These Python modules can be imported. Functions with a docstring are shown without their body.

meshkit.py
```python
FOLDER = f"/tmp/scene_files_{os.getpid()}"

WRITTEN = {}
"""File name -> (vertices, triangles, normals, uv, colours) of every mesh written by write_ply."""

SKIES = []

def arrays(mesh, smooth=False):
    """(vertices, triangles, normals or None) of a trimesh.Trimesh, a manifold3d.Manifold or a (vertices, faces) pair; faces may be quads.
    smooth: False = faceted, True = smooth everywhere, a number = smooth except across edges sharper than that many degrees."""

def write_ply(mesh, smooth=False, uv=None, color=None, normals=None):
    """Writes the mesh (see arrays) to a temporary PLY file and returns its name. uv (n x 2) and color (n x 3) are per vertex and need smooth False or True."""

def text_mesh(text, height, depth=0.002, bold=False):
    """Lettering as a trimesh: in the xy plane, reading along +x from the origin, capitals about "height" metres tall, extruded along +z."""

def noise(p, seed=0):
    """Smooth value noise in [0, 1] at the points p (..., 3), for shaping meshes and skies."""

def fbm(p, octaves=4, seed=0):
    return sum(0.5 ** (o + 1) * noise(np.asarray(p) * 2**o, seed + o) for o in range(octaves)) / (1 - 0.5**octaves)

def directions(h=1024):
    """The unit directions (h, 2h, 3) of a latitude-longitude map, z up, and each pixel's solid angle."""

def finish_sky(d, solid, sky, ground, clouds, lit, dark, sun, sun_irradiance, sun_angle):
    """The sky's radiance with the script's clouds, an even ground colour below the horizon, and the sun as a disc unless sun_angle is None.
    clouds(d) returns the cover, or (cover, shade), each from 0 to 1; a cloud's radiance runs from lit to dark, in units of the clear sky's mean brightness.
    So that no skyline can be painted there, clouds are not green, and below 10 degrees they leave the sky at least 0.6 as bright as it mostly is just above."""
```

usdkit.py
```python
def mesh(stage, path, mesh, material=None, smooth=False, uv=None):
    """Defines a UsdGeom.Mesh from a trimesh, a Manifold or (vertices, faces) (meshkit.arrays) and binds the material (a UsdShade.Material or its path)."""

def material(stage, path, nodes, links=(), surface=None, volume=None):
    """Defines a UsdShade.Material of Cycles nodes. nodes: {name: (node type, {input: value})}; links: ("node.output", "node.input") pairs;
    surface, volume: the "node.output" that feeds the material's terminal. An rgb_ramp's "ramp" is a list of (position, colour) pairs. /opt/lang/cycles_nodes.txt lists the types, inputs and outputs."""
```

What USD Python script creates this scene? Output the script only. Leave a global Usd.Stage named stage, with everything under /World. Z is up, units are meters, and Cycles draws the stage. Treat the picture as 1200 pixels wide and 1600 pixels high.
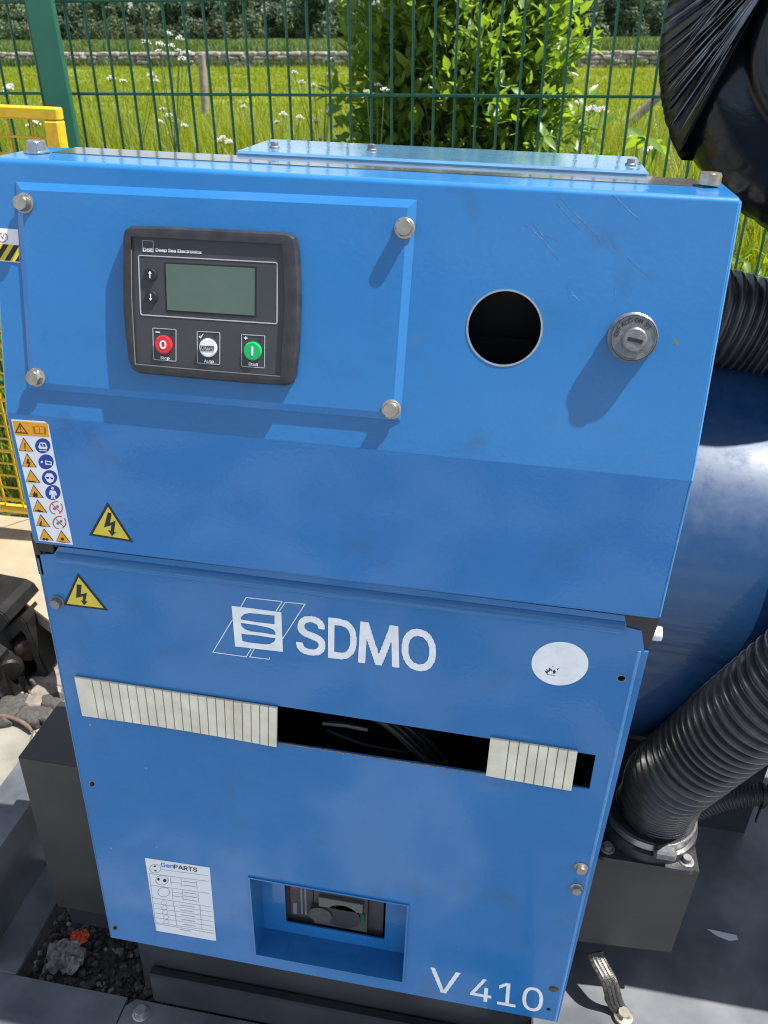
import math, random
import numpy as np, trimesh, manifold3d as m3, usdkit, meshkit
from shapely.geometry import Polygon, Point, LineString, box as sbox
from shapely import affinity, union_all
from pxr import Usd, UsdGeom, UsdLux, UsdShade, Gf, Sdf, Vt

stage = Usd.Stage.CreateInMemory()
UsdGeom.SetStageUpAxis(stage, 'Z'); UsdGeom.SetStageMetersPerUnit(stage, 1.0)
UsdGeom.Xform.Define(stage, '/World')
rng = np.random.default_rng(7)
random.seed(7)

# ------------------------------------------------------------------ camera, sky, sun
CAM = np.array([0.1484, -0.6114, 1.0528]); YAW, PITCH, ROLL, FPX = 0.1585, -0.5192, 0.0305, 1295.36
EXPOSURE, SKY, SUN = 1.0, 0.083, 1.25
SUNDIR = np.array([0.443, 0.036, 0.895]); SUNDIR /= np.linalg.norm(SUNDIR)

def basis():
    cy, sy, cp, sp = math.cos(YAW), math.sin(YAW), math.cos(PITCH), math.sin(PITCH)
    f = np.array([-sy*cp, cy*cp, sp]); r = np.array([cy, sy, 0]); u = np.cross(r, f)
    return math.cos(ROLL)*r+math.sin(ROLL)*u, -math.sin(ROLL)*r+math.cos(ROLL)*u, f
RIGHT, UP, FWD = basis()
cam = UsdGeom.Camera.Define(stage, '/World/camera')
M = np.eye(4); M[0, :3], M[1, :3], M[2, :3], M[3, :3] = RIGHT, UP, -FWD, CAM
cam.AddTransformOp().Set(Gf.Matrix4d(*M.ravel().tolist()))
cam.CreateFocalLengthAttr(6.0); cam.CreateHorizontalApertureAttr(6.0*1200/FPX); cam.CreateVerticalApertureAttr(6.0*1600/FPX)
cam.CreateClippingRangeAttr(Gf.Vec2f(0.02, 2000)); cam.CreateFStopAttr(3.3); cam.CreateFocusDistanceAttr(0.84)
cam.CreateExposureAttr(EXPOSURE)

dome = UsdLux.DomeLight.Define(stage, '/World/sky')
sky_m = usdkit.material(stage, '/World/Looks/sky', {
    's': ('sky_texture', dict(sky_type='single_scattering', sun_disc=False, sun_elevation=math.asin(SUNDIR[2]), sun_rotation=math.atan2(SUNDIR[0], SUNDIR[1]), aerosol_density=1.4)),
    'tc': ('texture_coordinate', {}), 'mp': ('mapping', dict(scale=(1.2, 1.2, 3.2))),
    'n': ('noise_texture', dict(scale=1.7, detail=7, roughness=0.6, distortion=0.3)),
    'r': ('rgb_ramp', dict(ramp=[(0.47, (0, 0, 0)), (0.66, (1, 1, 1))])),
    'sc': ('math', dict(math_type='multiply', value2=0.8)),
    'mx': ('mix', dict(color2=(7.0, 7.2, 7.4))),
    'b': ('background_shader', dict(strength=SKY))},
    [('tc.generated', 'mp.vector'), ('mp.vector', 'n.vector'), ('n.fac', 'r.fac'), ('r.color', 'sc.value1'), ('sc.value', 'mx.fac'), ('s.color', 'mx.color1'), ('mx.color', 'b.color')], surface='b.background')
UsdShade.MaterialBindingAPI.Apply(dome.GetPrim()).Bind(sky_m)
sun = UsdLux.DistantLight.Define(stage, '/World/sun')
sun.CreateNormalizeAttr(True); sun.CreateIntensityAttr(SUN); sun.CreateAngleAttr(0.53); sun.CreateColorAttr(Gf.Vec3f(1, 0.965, 0.91))
z = SUNDIR; xx = np.cross([0, 1, 0], z); xx /= np.linalg.norm(xx); yy = np.cross(z, xx)
M = np.eye(4); M[0, :3], M[1, :3], M[2, :3] = xx, yy, z
sun.AddTransformOp().Set(Gf.Matrix4d(*M.ravel().tolist()))

# ------------------------------------------------------------------ helpers
def ray(px, py): return FWD+RIGHT*(px-600)/FPX-UP*(py-800)/FPX
def on(px, py, **k):
    """the point of the scene that lies behind a place of the photograph on the plane x, y or z = value"""
    d = ray(px, py); (a, v), = k.items(); i = 'xyz'.index(a)
    return CAM+(v-CAM[i])/d[i]*d
S_L, C_L = math.sin(0.0305), math.cos(0.0305)
LEV = np.array([[C_L, 0, -S_L], [0, 1, 0], [S_L, 0, C_L]])   # the lie of the land against the machine, which stands slightly out of level
def lev(p): return np.asarray(p, float)@LEV.T
taken = {}
origin = {}
def numbered(parent, name):
    k = f'{parent}/{name}'; n = taken[k] = taken.get(k, -1)+1
    return k if n == 0 else f'{k}_{n:03d}'
def tags(p, label=None, cat=None, group=None, kind=None):
    for k, v in (('label', label), ('category', cat), ('group', group), ('kind', kind)):
        if v: p.SetCustomDataByKey(k, v)
def path_of(parent): return '/World' if parent is None else str(parent.GetPath())
def thing(name, label, cat, loc=(0, 0, 0), group=None, rot=None, scale=1.0):
    p = UsdGeom.Xform.Define(stage, numbered('/World', name)); R = np.eye(3) if rot is None else np.asarray(rot)
    M = np.eye(4); M[:3, :3] = R.T*scale; M[3, :3] = loc
    p.AddTransformOp().Set(Gf.Matrix4d(*M.ravel().tolist()))
    tags(p.GetPrim(), label, cat, group)
    origin[str(p.GetPath())] = np.array(loc, float) if rot is None and scale == 1.0 else np.zeros(3)
    return p.GetPrim()
def cat(ms): 
    ms = [trimesh.Trimesh(*meshkit.arrays(m)[:2], process=False) for m in ms]
    return trimesh.util.concatenate(ms)
def obj(name, mesh, mat, parent=None, smooth=False, **t):
    if isinstance(mesh, list): mesh = cat(mesh)
    v, f, _ = meshkit.arrays(mesh)
    pp = path_of(parent); top = '/'.join(pp.split('/')[:3])
    o = usdkit.mesh(stage, numbered(pp, name), (v-origin.get(top, 0), f), mat, smooth)
    tags(o.GetPrim(), **t)
    return o.GetPrim()
def copy_of(src, name, loc, rot=None, scale=1.0, **t):
    p = UsdGeom.Xform.Define(stage, numbered('/World', name)); R = np.eye(3) if rot is None else rot
    M = np.eye(4); M[:3, :3] = np.asarray(R).T*scale; M[3, :3] = loc
    p.AddTransformOp().Set(Gf.Matrix4d(*M.ravel().tolist()))
    p.GetPrim().GetReferences().AddInternalReference(src); p.GetPrim().SetInstanceable(True)
    tags(p.GetPrim(), **t); return p.GetPrim()
def rotz(a): return np.array([[math.cos(a), -math.sin(a), 0], [math.sin(a), math.cos(a), 0], [0, 0, 1]])

def mani(t):
    return m3.Manifold(m3.Mesh(np.asarray(t.vertices, np.float32), np.asarray(t.faces, np.uint32)))
def tri(m): 
    k = m.to_mesh(); return trimesh.Trimesh(k.vert_properties[:, :3], k.tri_verts, process=False)
def hull(pts): return m3.Manifold.hull_points(np.asarray(pts, np.float32))
def bx(x0, x1, y0, y1, z0, z1, b=0.0):
    """box with chamfered edges"""
    if b <= 0:
        t = trimesh.creation.box((x1-x0, y1-y0, z1-z0)); t.apply_translation(((x0+x1)/2, (y0+y1)/2, (z0+z1)/2)); return t
    p = []
    for sx in (0, 1):
        for sy in (0, 1):
            for sz in (0, 1):
                X, Y, Z = (x0, x1)[sx], (y0, y1)[sy], (z0, z1)[sz]; a, c, d = (b, -b)[sx], (b, -b)[sy], (b, -b)[sz]
                p += [(X, Y+c, Z+d), (X+a, Y, Z+d), (X+a, Y+c, Z)]
    return tri(hull(p))
def tube(pts, r, n=10, cap=True):
    pts = np.asarray(pts, float); r = np.broadcast_to(np.asarray(r, float), (len(pts),))
    T = np.gradient(pts, axis=0); T /= np.linalg.norm(T, axis=1, keepdims=True)
    a = np.cross(T[0], [0, 0, 1.0]); a = np.cross(T[0], [1.0, 0, 0]) if np.linalg.norm(a) < .1 else a
    V = []; th = np.arange(n)/n*2*np.pi
    for p, t, q in zip(pts, T, r):
        a = a-t*(a@t); a /= np.linalg.norm(a); b = np.cross(t, a)
        V.append(p+q*(np.cos(th)[:, None]*a+np.sin(th)[:, None]*b))
    k = len(pts); V = np.vstack(V); F = []
    i = np.arange(n); j = (i+1) % n
    for s in range(k-1): F += [np.stack([s*n+i, s*n+j, (s+1)*n+j], 1), np.stack([s*n+i, (s+1)*n+j, (s+1)*n+i], 1)]
    if cap:
        V = np.vstack([V, pts[:1], pts[-1:]]); F += [np.stack([j, i, np.full(n, k*n)], 1), np.stack([(k-1)*n+i, (k-1)*n+j, np.full(n, k*n+1)], 1)]
    return trimesh.Trimesh(V, np.vstack(F), process=False)
def spline(pts, n):
    from scipy.interpolate import CubicSpline
    pts = np.asarray(pts, float); s = np.r_[0, np.cumsum(np.linalg.norm(np.diff(pts, axis=0), axis=1))]
    return CubicSpline(s, pts)(np.linspace(0, s[-1], n)), s[-1]
def lathe(prof, axis_o, axis_d, n=64, up=(0, 0, 1)):
    """prof: (distance along the axis, radius)"""
    d = np.asarray(axis_d, float); d /= np.linalg.norm(d); a = np.cross(up, d); a /= np.linalg.norm(a); b = np.cross(d, a)
    th = np.arange(n)/n*2*np.pi; C = np.cos(th)[:, None]*a+np.sin(th)[:, None]*b
    V = np.vstack([np.asarray(axis_o)+d*t+r*C for t, r in prof]); F = []; i = np.arange(n); j = (i+1) % n
    for s in range(len(prof)-1): F += [np.stack([s*n+i, s*n+j, (s+1)*n+j], 1), np.stack([s*n+i, (s+1)*n+j, (s+1)*n+i], 1)]
    return trimesh.Trimesh(V, np.vstack(F), process=False)

class Plane:
    """a flat face with axes u (right), v (up), n (out); px() turns a place of the photograph into u, v on it"""
    def __init__(s, o, u, v): s.o, s.u, s.v = (np.asarray(k, float) for k in (o, u, v)); s.n = np.cross(s.u, s.v)
    def px(s, x, y, off=0.0):
        d = ray(x, y); o = s.o+s.n*off; P = CAM+((o-CAM)@s.n)/(d@s.n)*d-s.o; return np.array([P@s.u, P@s.v])
    def poly(s, pts, off=0.0):
        g = Polygon([s.px(*p, off) for p in pts])
        return g if g.is_valid else g.convex_hull if len(pts) < 5 else g.buffer(0)
    def at(s, u, v, n=0.0): return s.o+s.u*u+s.v*v+s.n*n
    def to(s, t):
        V = np.asarray(t.vertices); return trimesh.Trimesh(s.o+V[:, :1]*s.u+V[:, 1:2]*s.v+V[:, 2:3]*s.n, t.faces, process=False)
    def ext(s, shape, n0, n1, ):
        out = []
        for g in getattr(shape, 'geoms', [shape]):
            if g.is_empty or g.geom_type != 'Polygon': continue
            t = trimesh.creation.extrude_polygon(g, n1-n0, engine='earcut'); t.apply_translation((0, 0, n0)); out.append(s.to(t))
        return cat(out)
    def line(s, pts, w, off=0.0, closed=False):
        q = [s.px(*p, off) for p in pts]; q = q+[q[0]] if closed else q
        return LineString(q).buffer(w/2, cap_style=2, join_style=2)
    def disc(s, x, y, rx, ry=None, off=0.0, n=40):
        """an ellipse of rx by ry picture pixels"""
        a = np.arange(n)/n*2*np.pi; ry = ry or rx
        return s.poly([(x+rx*math.cos(t), y+ry*math.sin(t)) for t in a], off)
    def word(s, text, quad, n0, n1, off=0.0, bold=False):
        """lettering stretched between the four picture corners TL TR BR BL of its box"""
        t = meshkit.text_mesh(text, 1.0, 1.0, bold); V = np.array(t.vertices); lo, hi = V[:, :2].min(0), V[:, :2].max(0)
        a = (V[:, :2]-lo)/(hi-lo); q = [s.px(*p, off) for p in quad]
        P = (q[3]*(1-a[:, :1])+q[2]*a[:, :1])*(1-a[:, 1:])+(q[0]*(1-a[:, :1])+q[1]*a[:, :1])*a[:, 1:]
        return s.to(trimesh.Trimesh(np.c_[P, n0+(n1-n0)*(V[:, 2] > .5)], t.faces, process=False))

# ------------------------------------------------------------------ materials
Ls = '/World/Looks/'
def simple(name, c, rough=.5, metal=0.0, c2=None, scale=30.0, bump=0.0, bscale=300.0, detail=4, ramp=(.35, .68), **kw):
    n = {'g': ('geometry', {}), 'p': ('principled_bsdf', dict(roughness=rough, metallic=metal, base_color=c, **kw))}; l = []
    if c2 is not None:
        n['n'] = ('noise_texture', dict(scale=scale, detail=detail, roughness=.6)); n['r'] = ('rgb_ramp', dict(ramp=[(ramp[0], c), (ramp[1], c2)]))
        l += [('g.position', 'n.vector'), ('n.fac', 'r.fac'), ('r.color', 'p.base_color')]
    if bump:
        n['n2'] = ('noise_texture', dict(scale=bscale, detail=3)); n['b'] = ('bump', dict(strength=bump, distance=.001))
        l += [('g.position', 'n2.vector'), ('n2.fac', 'b.height'), ('b.normal', 'p.normal')]
    return usdkit.material(stage, Ls+name, n, l, surface='p.BSDF')
def paint(name, c, c2, rough=.28, coat=.5, peel=.075, spec=.5, dust=.5, smudge=.55):
    n = {'g': ('geometry', {}),
         'n': ('noise_texture', dict(scale=7, detail=5, roughness=.62)), 'r': ('rgb_ramp', dict(ramp=[(.36, c), (.7, c2)])),
         'n3': ('noise_texture', dict(scale=42, detail=6, roughness=.7)), 'r3': ('rgb_ramp', dict(ramp=[(.64, (0, 0, 0)), (.82, (dust, dust, dust))])),
         'mx': ('mix', dict(color2=(.10, .10, .10))),
         'v': ('voronoi_texture', dict(scale=34, randomness=1)), 'sv': ('separate_color', {}), 'sm': ('math', dict(math_type='multiply', value2=.055)), 'lt': ('math', dict(math_type='less_than')), 'gk': ('math', dict(math_type='greater_than', value2=.62)), 'ml': ('math', dict(math_type='multiply')), 'rv': ('math', dict(math_type='multiply', value2=.45)),
         'mv': ('mix', dict(color2=(.45, .50, .52))),
         'n2': ('noise_texture', dict(scale=260, detail=2)), 'b0': ('bump', dict(strength=.35, distance=.004)), 'n4': ('noise_texture', dict(scale=5.5, detail=1)), 'b': ('bump', dict(strength=peel, distance=.001)),
         'n5': ('noise_texture', dict(scale=13, detail=7, roughness=.68, distortion=.4)), 'r5': ('rgb_ramp', dict(ramp=[(.56, (0, 0, 0)), (.74, (smudge, smudge, smudge))])), 'm5': ('mix', dict(color2=(.035, .075, .12))),
         'rr': ('rgb_ramp', dict(ramp=[(.3, (rough*.8,)*3), (.75, (rough*1.7,)*3)])),
         'p': ('principled_bsdf', dict(coat_weight=coat, coat_roughness=.035, specular_ior_level=spec))}
    l = [('g.position', k+'.vector') for k in ('n', 'n2', 'n3', 'n4', 'n5', 'v')] + [('n.fac', 'r.fac'), ('n3.fac', 'r3.fac'), ('r3.color', 'mx.fac'), ('r.color', 'm5.color1'), ('n5.fac', 'r5.fac'), ('r5.color', 'm5.fac'), ('m5.color', 'mx.color1'), ('n4.fac', 'b0.height'), ('b0.normal', 'b.normal'),
         ('v.color', 'sv.color'), ('sv.r', 'sm.value1'), ('v.distance', 'lt.value1'), ('sm.value', 'lt.value2'), ('sv.g', 'gk.value1'), ('lt.value', 'ml.value1'), ('gk.value', 'ml.value2'), ('ml.value', 'rv.value1'), ('rv.value', 'mv.fac'), ('mx.color', 'mv.color1'), ('mv.color', 'p.base_color'), ('n3.fac', 'rr.fac'), ('rr.color', 'p.roughness'),
         ('n2.fac', 'b.height'), ('b.normal', 'p.normal'), ('b.normal', 'p.coat_normal')]
    return usdkit.material(stage, Ls+name, n, l, surface='p.BSDF')
def leafy(name, c1, c2, c3, trans=.45, rough=.45):
    n = {'g': ('geometry', {}), 'r': ('rgb_ramp', dict(ramp=[(0, c1), (.5, c2), (1, c3)])),
         'p': ('principled_bsdf', dict(roughness=rough, specular_ior_level=.45)), 't': ('translucent_bsdf', {}), 'h': ('hsv', dict(hue=.48, saturation=1.15, value=1.5)), 'm': ('mix_closure', dict(fac=trans))}
    return usdkit.material(stage, Ls+name, n, [('g.random_per_island', 'r.fac'), ('r.color', 'p.base_color'), ('r.color', 'h.color'), ('h.color', 't.color'), ('p.BSDF', 'm.closure1'), ('t.BSDF', 'm.closure2')], surface='m.closure')

BLUE = paint('blue_paint', (.015, .152, .405), (.020, .170, .440), rough=.30, coat=.65, spec=.35, smudge=.38)
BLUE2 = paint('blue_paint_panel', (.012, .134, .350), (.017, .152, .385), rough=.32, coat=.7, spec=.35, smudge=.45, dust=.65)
EDGEP = simple('worn_pale_paint_edge', (.10, .31, .58), .4, 0, (.06, .24, .52), 90)  # pale tone paints in sun caught along the worn right-hand edges
FADED = paint('faded_blue_paint', (.075, .220, .400), (.10, .25, .42), rough=.22, coat=1.0)  # blue lightened to put the grazing sky reflection into the lid colour
NAVY = paint('navy_paint', (.005, .038, .110), (.006, .045, .128), rough=.34, coat=.5, peel=.02, dust=.25)
DECK = simple('black_deck_paint', (.060, .066, .078), .38, 0, (.165, .172, .185), 7, .10, 160)
BLACKP = simple('black_steel_paint', (.016, .017, .020), .30, 0, (.026, .026, .028), 12, .05, 200)
RUBBER = simple('black_rubber', (.012, .012, .013), .42, 0, (.03, .03, .03), 40)
HOSE = simple('black_hose', (.026, .026, .027), .30, 0, (.065, .064, .060), 45, .1, 150, coat_weight=.3)
BOXP = simple('dusty_black_paint', (.026, .025, .023), .36, 0, (.040, .038, .034), 9, .06, 220)
FILM = simple('black_stretch_film', (.005, .006, .008), .22, 0, bump=.3, bscale=120, specular_ior_level=.45)
BEZEL = simple('black_moulded_plastic', (.020, .021, .024), .34, 0, (.04, .04, .042), 80, .12, 1800)
FACE = simple('charcoal_face', (.040, .041, .046), .38, 0, (.048, .049, .054), 25)
LCD = simple('lcd_green', (.070, .110, .078), .16, 0, (.085, .122, .090), 30, coat_weight=.6)
WHITE = simple('white_print', (.86, .87, .87), .5, 0, (.74, .75, .75), 60)
WHITEP = simple('white_plastic', (.72, .73, .74), .35)
INK = simple('black_ink', (.012, .012, .012), .5)
GREYINK = simple('grey_ink', (.20, .20, .21), .55)
LIGHTINK = simple('light_grey_ink', (.42, .43, .45), .55)
ORANGE = simple('orange_print', (.80, .36, .015), .45)
YELLOW = simple('yellow_print', (.70, .56, .05), .5, 0, (.60, .48, .05), 50)
MANDATORY = simple('blue_print', (.01, .045, .30), .45)
REDINK = simple('red_print', (.55, .035, .04), .5)
REDB = simple('red_button', (.62, .015, .02), .28, coat_weight=.3)
GREENB = simple('green_button', (.0, .40, .10), .28, coat_weight=.3)
ZINC = simple('zinc_plated_steel', (.50, .46, .38), .33, .85, (.34, .30, .24), 120, .15, 500)
STEEL = simple('galvanised_steel', (.55, .55, .54), .30, .9, (.40, .40, .40), 150, .1, 600)
FILMW = simple('stress_whitened_film', (.07, .08, .10), .3, 0, (.22, .23, .25), 40)  # lighter film colour that stands for sun glints along the creases
DULLSTEEL = simple('dull_bolt_steel', (.16, .17, .19), .5, .5, (.26, .25, .24), 90)
CASTG = simple('cast_grey_metal', (.17, .175, .18), .42, .75, (.27, .275, .28), 200, .2, 900)
RUSTED = simple('rusty_dark_steel', (.006, .006, .0065), .45, 0, (.016, .014, .013), 26, .4, 120, specular_ior_level=.3)
FOAM = simple('cream_foam', (.78, .73, .58), .75, 0, (.62, .56, .42), 35, .1, 400)
FOAMDK = simple('grey_groove', (.20, .185, .15), .8)
GASKET = simple('grey_gasket', (.07, .07, .068), .10, 0, (.14, .14, .14), 20, .06, 120, coat_weight=.3)
FENCE = simple('green_fence_coating', (.010, .095, .060), .36, 0, (.016, .115, .075), 12)
YSTEEL = simple('yellow_cage_paint', (.80, .47, .012), .45, 0, (.55, .27, .03), 40, ramp=(.5, .75))
CONCRETE = simple('pale_concrete', (.13, .125, .105), .85, 0, (.25, .24, .20), 7, .5, 80)
YARD = simple('yard_concrete', (.06, .06, .062), .88, 0, (.26, .255, .25), 2.6, .6, 60, 6, (.46, .54))
PLY = simple('weathered_board', (.27, .21, .14), .7, 0, (.36, .29, .20), 9, .1, 120)
PLYEDGE = simple('board_edge', (.12, .085, .06), .8, 0, (.18, .13, .09), 30)
GRIT = simple('dark_grit', (.035, .034, .032), .85, 0, (.075, .07, .062), 140, .8, 260)
BARK = simple('bark', (.075, .055, .038), .85, 0, (.12, .09, .065), 40, .5, 120)
POSTWOOD = simple('weathered_wood', (.20, .165, .125), .8, 0, (.30, .26, .21), 26, .4, 100)
STEMG = simple('green_stem', (.10, .17, .035), .6)
FLOWER = simple('white_florets', (.78, .78, .72), .7)
FOIL = simple('crumpled_grey_sheet', (.15, .145, .14), .4, 0, (.46, .44, .41), 70, .4, 200)
CORAL = simple('coral_plastic', (.72, .13, .06), .45)
STONE = usdkit.material(stage, Ls+'loose_stone', {'o': ('object_info', {}), 'r': ('rgb_ramp', dict(ramp=[(0, (.025, .025, .026)), (.5, (.06, .058, .056)), (.8, (.12, .11, .095)), (1, (.30, .275, .24))])), 'p': ('principled_bsdf', dict(roughness=.72))}, [('o.random', 'r.fac'), ('r.color', 'p.base_color')], surface='p.BSDF')
ROCK = simple('pale_rubble', (.14, .12, .10), .85, 0, (.30, .25, .21), 30, .6, 120)
WALLST = simple('field_wall_stone', (.20, .175, .155), .9, 0, (.31, .275, .245), 8, .5, 30)
FIELD = simple('meadow_ground', (.105, .150, .014), .9, 0, (.205, .225, .018), 2.4, .8, 6, 10, (.3, .68))
CROP = simple('crop_ground', (.085, .135, .02), .9, 0, (.14, .175, .03), .7, .8, 5, 7, (.3, .7))
LEAF = leafy("bush_leaf", (.17, .28, .050), (.28, .41, .07), (.42, .54, .13), .55, .34)
GRASSM = leafy('grass_blade', (.18, .235, .012), (.27, .315, .020), (.37, .37, .05), .45, .5)
FERN = leafy('lacy_leaf', (.05, .115, .015), (.085, .16, .02), (.12, .20, .03), .4)
TREEA = leafy('tree_leaf_dark', (.066, .105, .058), (.092, .140, .070), (.13, .185, .088), .25, .6)  # leaf colour lightened and cooled to paint in distance haze
TREEB = leafy('tree_leaf_mid', (.085, .128, .058), (.118, .170, .072), (.16, .22, .092), .25, .6)  # lightened likewise, so the haze sits in the leaf colour
BLOSSOM = leafy('hawthorn_blossom', (.07, .09, .04), (.24, .22, .19), (.40, .36, .33), .2, .7)

def instancer(name, meshes, mat, pos, rots, scales, ids, smooth=False, **t):
    pi = UsdGeom.PointInstancer.Define(stage, numbered('/World', name)); tags(pi.GetPrim(), kind='stuff', **t)
    for j, m in enumerate(meshes):
        usdkit.mesh(stage, f'{pi.GetPath()}/source_{j:03d}', m, mat, smooth); pi.GetPrototypesRel().AddTarget(f'{pi.GetPath()}/source_{j:03d}')
    pi.CreateProtoIndicesAttr([int(k) for k in ids]); pi.CreatePositionsAttr([Gf.Vec3f(*map(float, p)) for p in pos])
    pi.CreateScalesAttr([Gf.Vec3f(*([float(s)]*3)) if np.ndim(s) == 0 else Gf.Vec3f(*map(float, s)) for s in scales])
    q = []
    for r in rots:
        R = Gf.Rotation(Gf.Vec3d(*map(float, r[0])), float(r[1])).GetQuat(); q.append(Gf.Quath(float(R.GetReal()), *map(float, R.GetImaginary())))
    pi.CreateOrientationsAttr(q); return pi
# ------------------------------------------------------------------ ground and far land (structure)
YF = 1.58                                                     # the fence line
def zl(y):                                                    # height of the land behind the fence, in its own level
    return np.interp(y, [1.2, 1.6, 3.0, 22, 39.4, 39.6, 60, 150, 420], [-.36, -.34, -.06, -.05, .13, .13, .55, 1.22, 2.6])
def sheet(xs, ys, fz, lift=0.0):
    X, Y = np.meshgrid(xs, ys); Z = fz(X, Y)+lift; P = lev(np.stack([X, Y, Z], -1).reshape(-1, 3)); n, m = len(xs), len(ys)
    i = (np.arange(m-1)[:, None]*n+np.arange(n-1)).ravel()
    return trimesh.Trimesh(P, np.vstack([np.stack([i, i+1, i+n+1], 1), np.stack([i, i+n+1, i+n], 1)]), process=False)
def bumpy(a, s, seed=0): return lambda X, Y: zl(Y)+a*(meshkit.fbm(np.stack([X*s, Y*s, 0*X], -1), 3, seed)-.5)
GZ = -.36
obj('yard_ground', sheet(np.linspace(-200, 200, 41), np.r_[-300, -100, -40, -15, -6, np.linspace(-3, 1.9, 25)], lambda X, Y: GZ+0*X), YARD, kind='structure')
obj('meadow', sheet(np.linspace(-45, 45, 121), np.r_[np.linspace(1.75, 8, 40), np.linspace(8.5, 39.5, 60)], bumpy(.10, .9)), FIELD, kind='structure', smooth=True)
obj('crop_field', sheet(np.linspace(-400, 400, 81), np.r_[np.linspace(39.9, 70, 20), np.linspace(75, 420, 30)], bumpy(.25, .15, 3)), CROP, kind='structure', smooth=True)
obj('side_land', [sheet(np.r_[-400, -200, -100, -45], np.linspace(1.75, 39.5, 20), lambda X, Y: zl(Y)), sheet(np.r_[45, 100, 200, 400], np.linspace(1.75, 39.5, 20), lambda X, Y: zl(Y))], FIELD, kind='structure')

# low stone wall between meadow and crop, coursed from single rough stones
wl = thing('field_wall', 'long low grey stone wall crossing the field behind the fence', 'wall', lev((0, 39.7, .1)))
stones = []
def rough(sx, sy, sz, seed, k=1):
    t = trimesh.creation.icosphere(subdivisions=k); v = t.vertices; v = np.sign(v)*np.abs(v)**.6
    v = v*(1+.28*(meshkit.noise(v*1.6+seed*7.3, seed)-.5)[:, None])
    return trimesh.Trimesh(v*np.array([sx, sy, sz])/2, t.faces, process=False)
for row in range(4):
    x = -38.0
    while x < 22:
        w = rng.uniform(.35, .8); t = rough(w*1.06, .4, .20*rng.uniform(.8, 1.1), int(rng.integers(1e6)))
        t.apply_translation((x+w/2, 39.7+rng.normal(0, .03), .13+.08+row*.155)); x += w
        t.vertices[:] = lev(t.vertices); stones.append(t)
obj('stone_courses', stones, WALLST, wl, kind='stuff')

# ------------------------------------------------------------------ trees beyond the fields
def leaf_cloud(n, centres, radii, size, rnd, flat=.5):
    """n leaf-clump quads (two folded triangles) through the volume of a few lobes, denser towards their skins"""
    k = rnd.choice(len(centres), n, p=np.array(radii)**2/np.sum(np.array(radii)**2)); d = rnd.normal(size=(n, 3)); d /= np.linalg.norm(d, axis=1, keepdims=True)
    c = np.array(centres)[k]+d*(np.array(radii)[k]*rnd.uniform(.35, 1.06, n)**.6)[:, None]
    a = rnd.normal(size=(n, 3)); a /= np.linalg.norm(a, axis=1, keepdims=True); b = np.cross(a, d+.4*rnd.normal(size=(n, 3))); b /= np.linalg.norm(b, axis=1, keepdims=True)
    s = size*rnd.uniform(.6, 1.4, n)[:, None]; o = np.cross(a, b)
    V = np.stack([c-a*s, c+b*s*flat+o*s*.15, c+a*s, c-b*s*flat+o*s*.15], 1).reshape(-1, 3); i = np.arange(n)*4
    return trimesh.Trimesh(V, np.vstack([np.stack([i, i+1, i+2], 1), np.stack([i, i+2, i+3], 1)]), process=False)
protos = []
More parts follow.
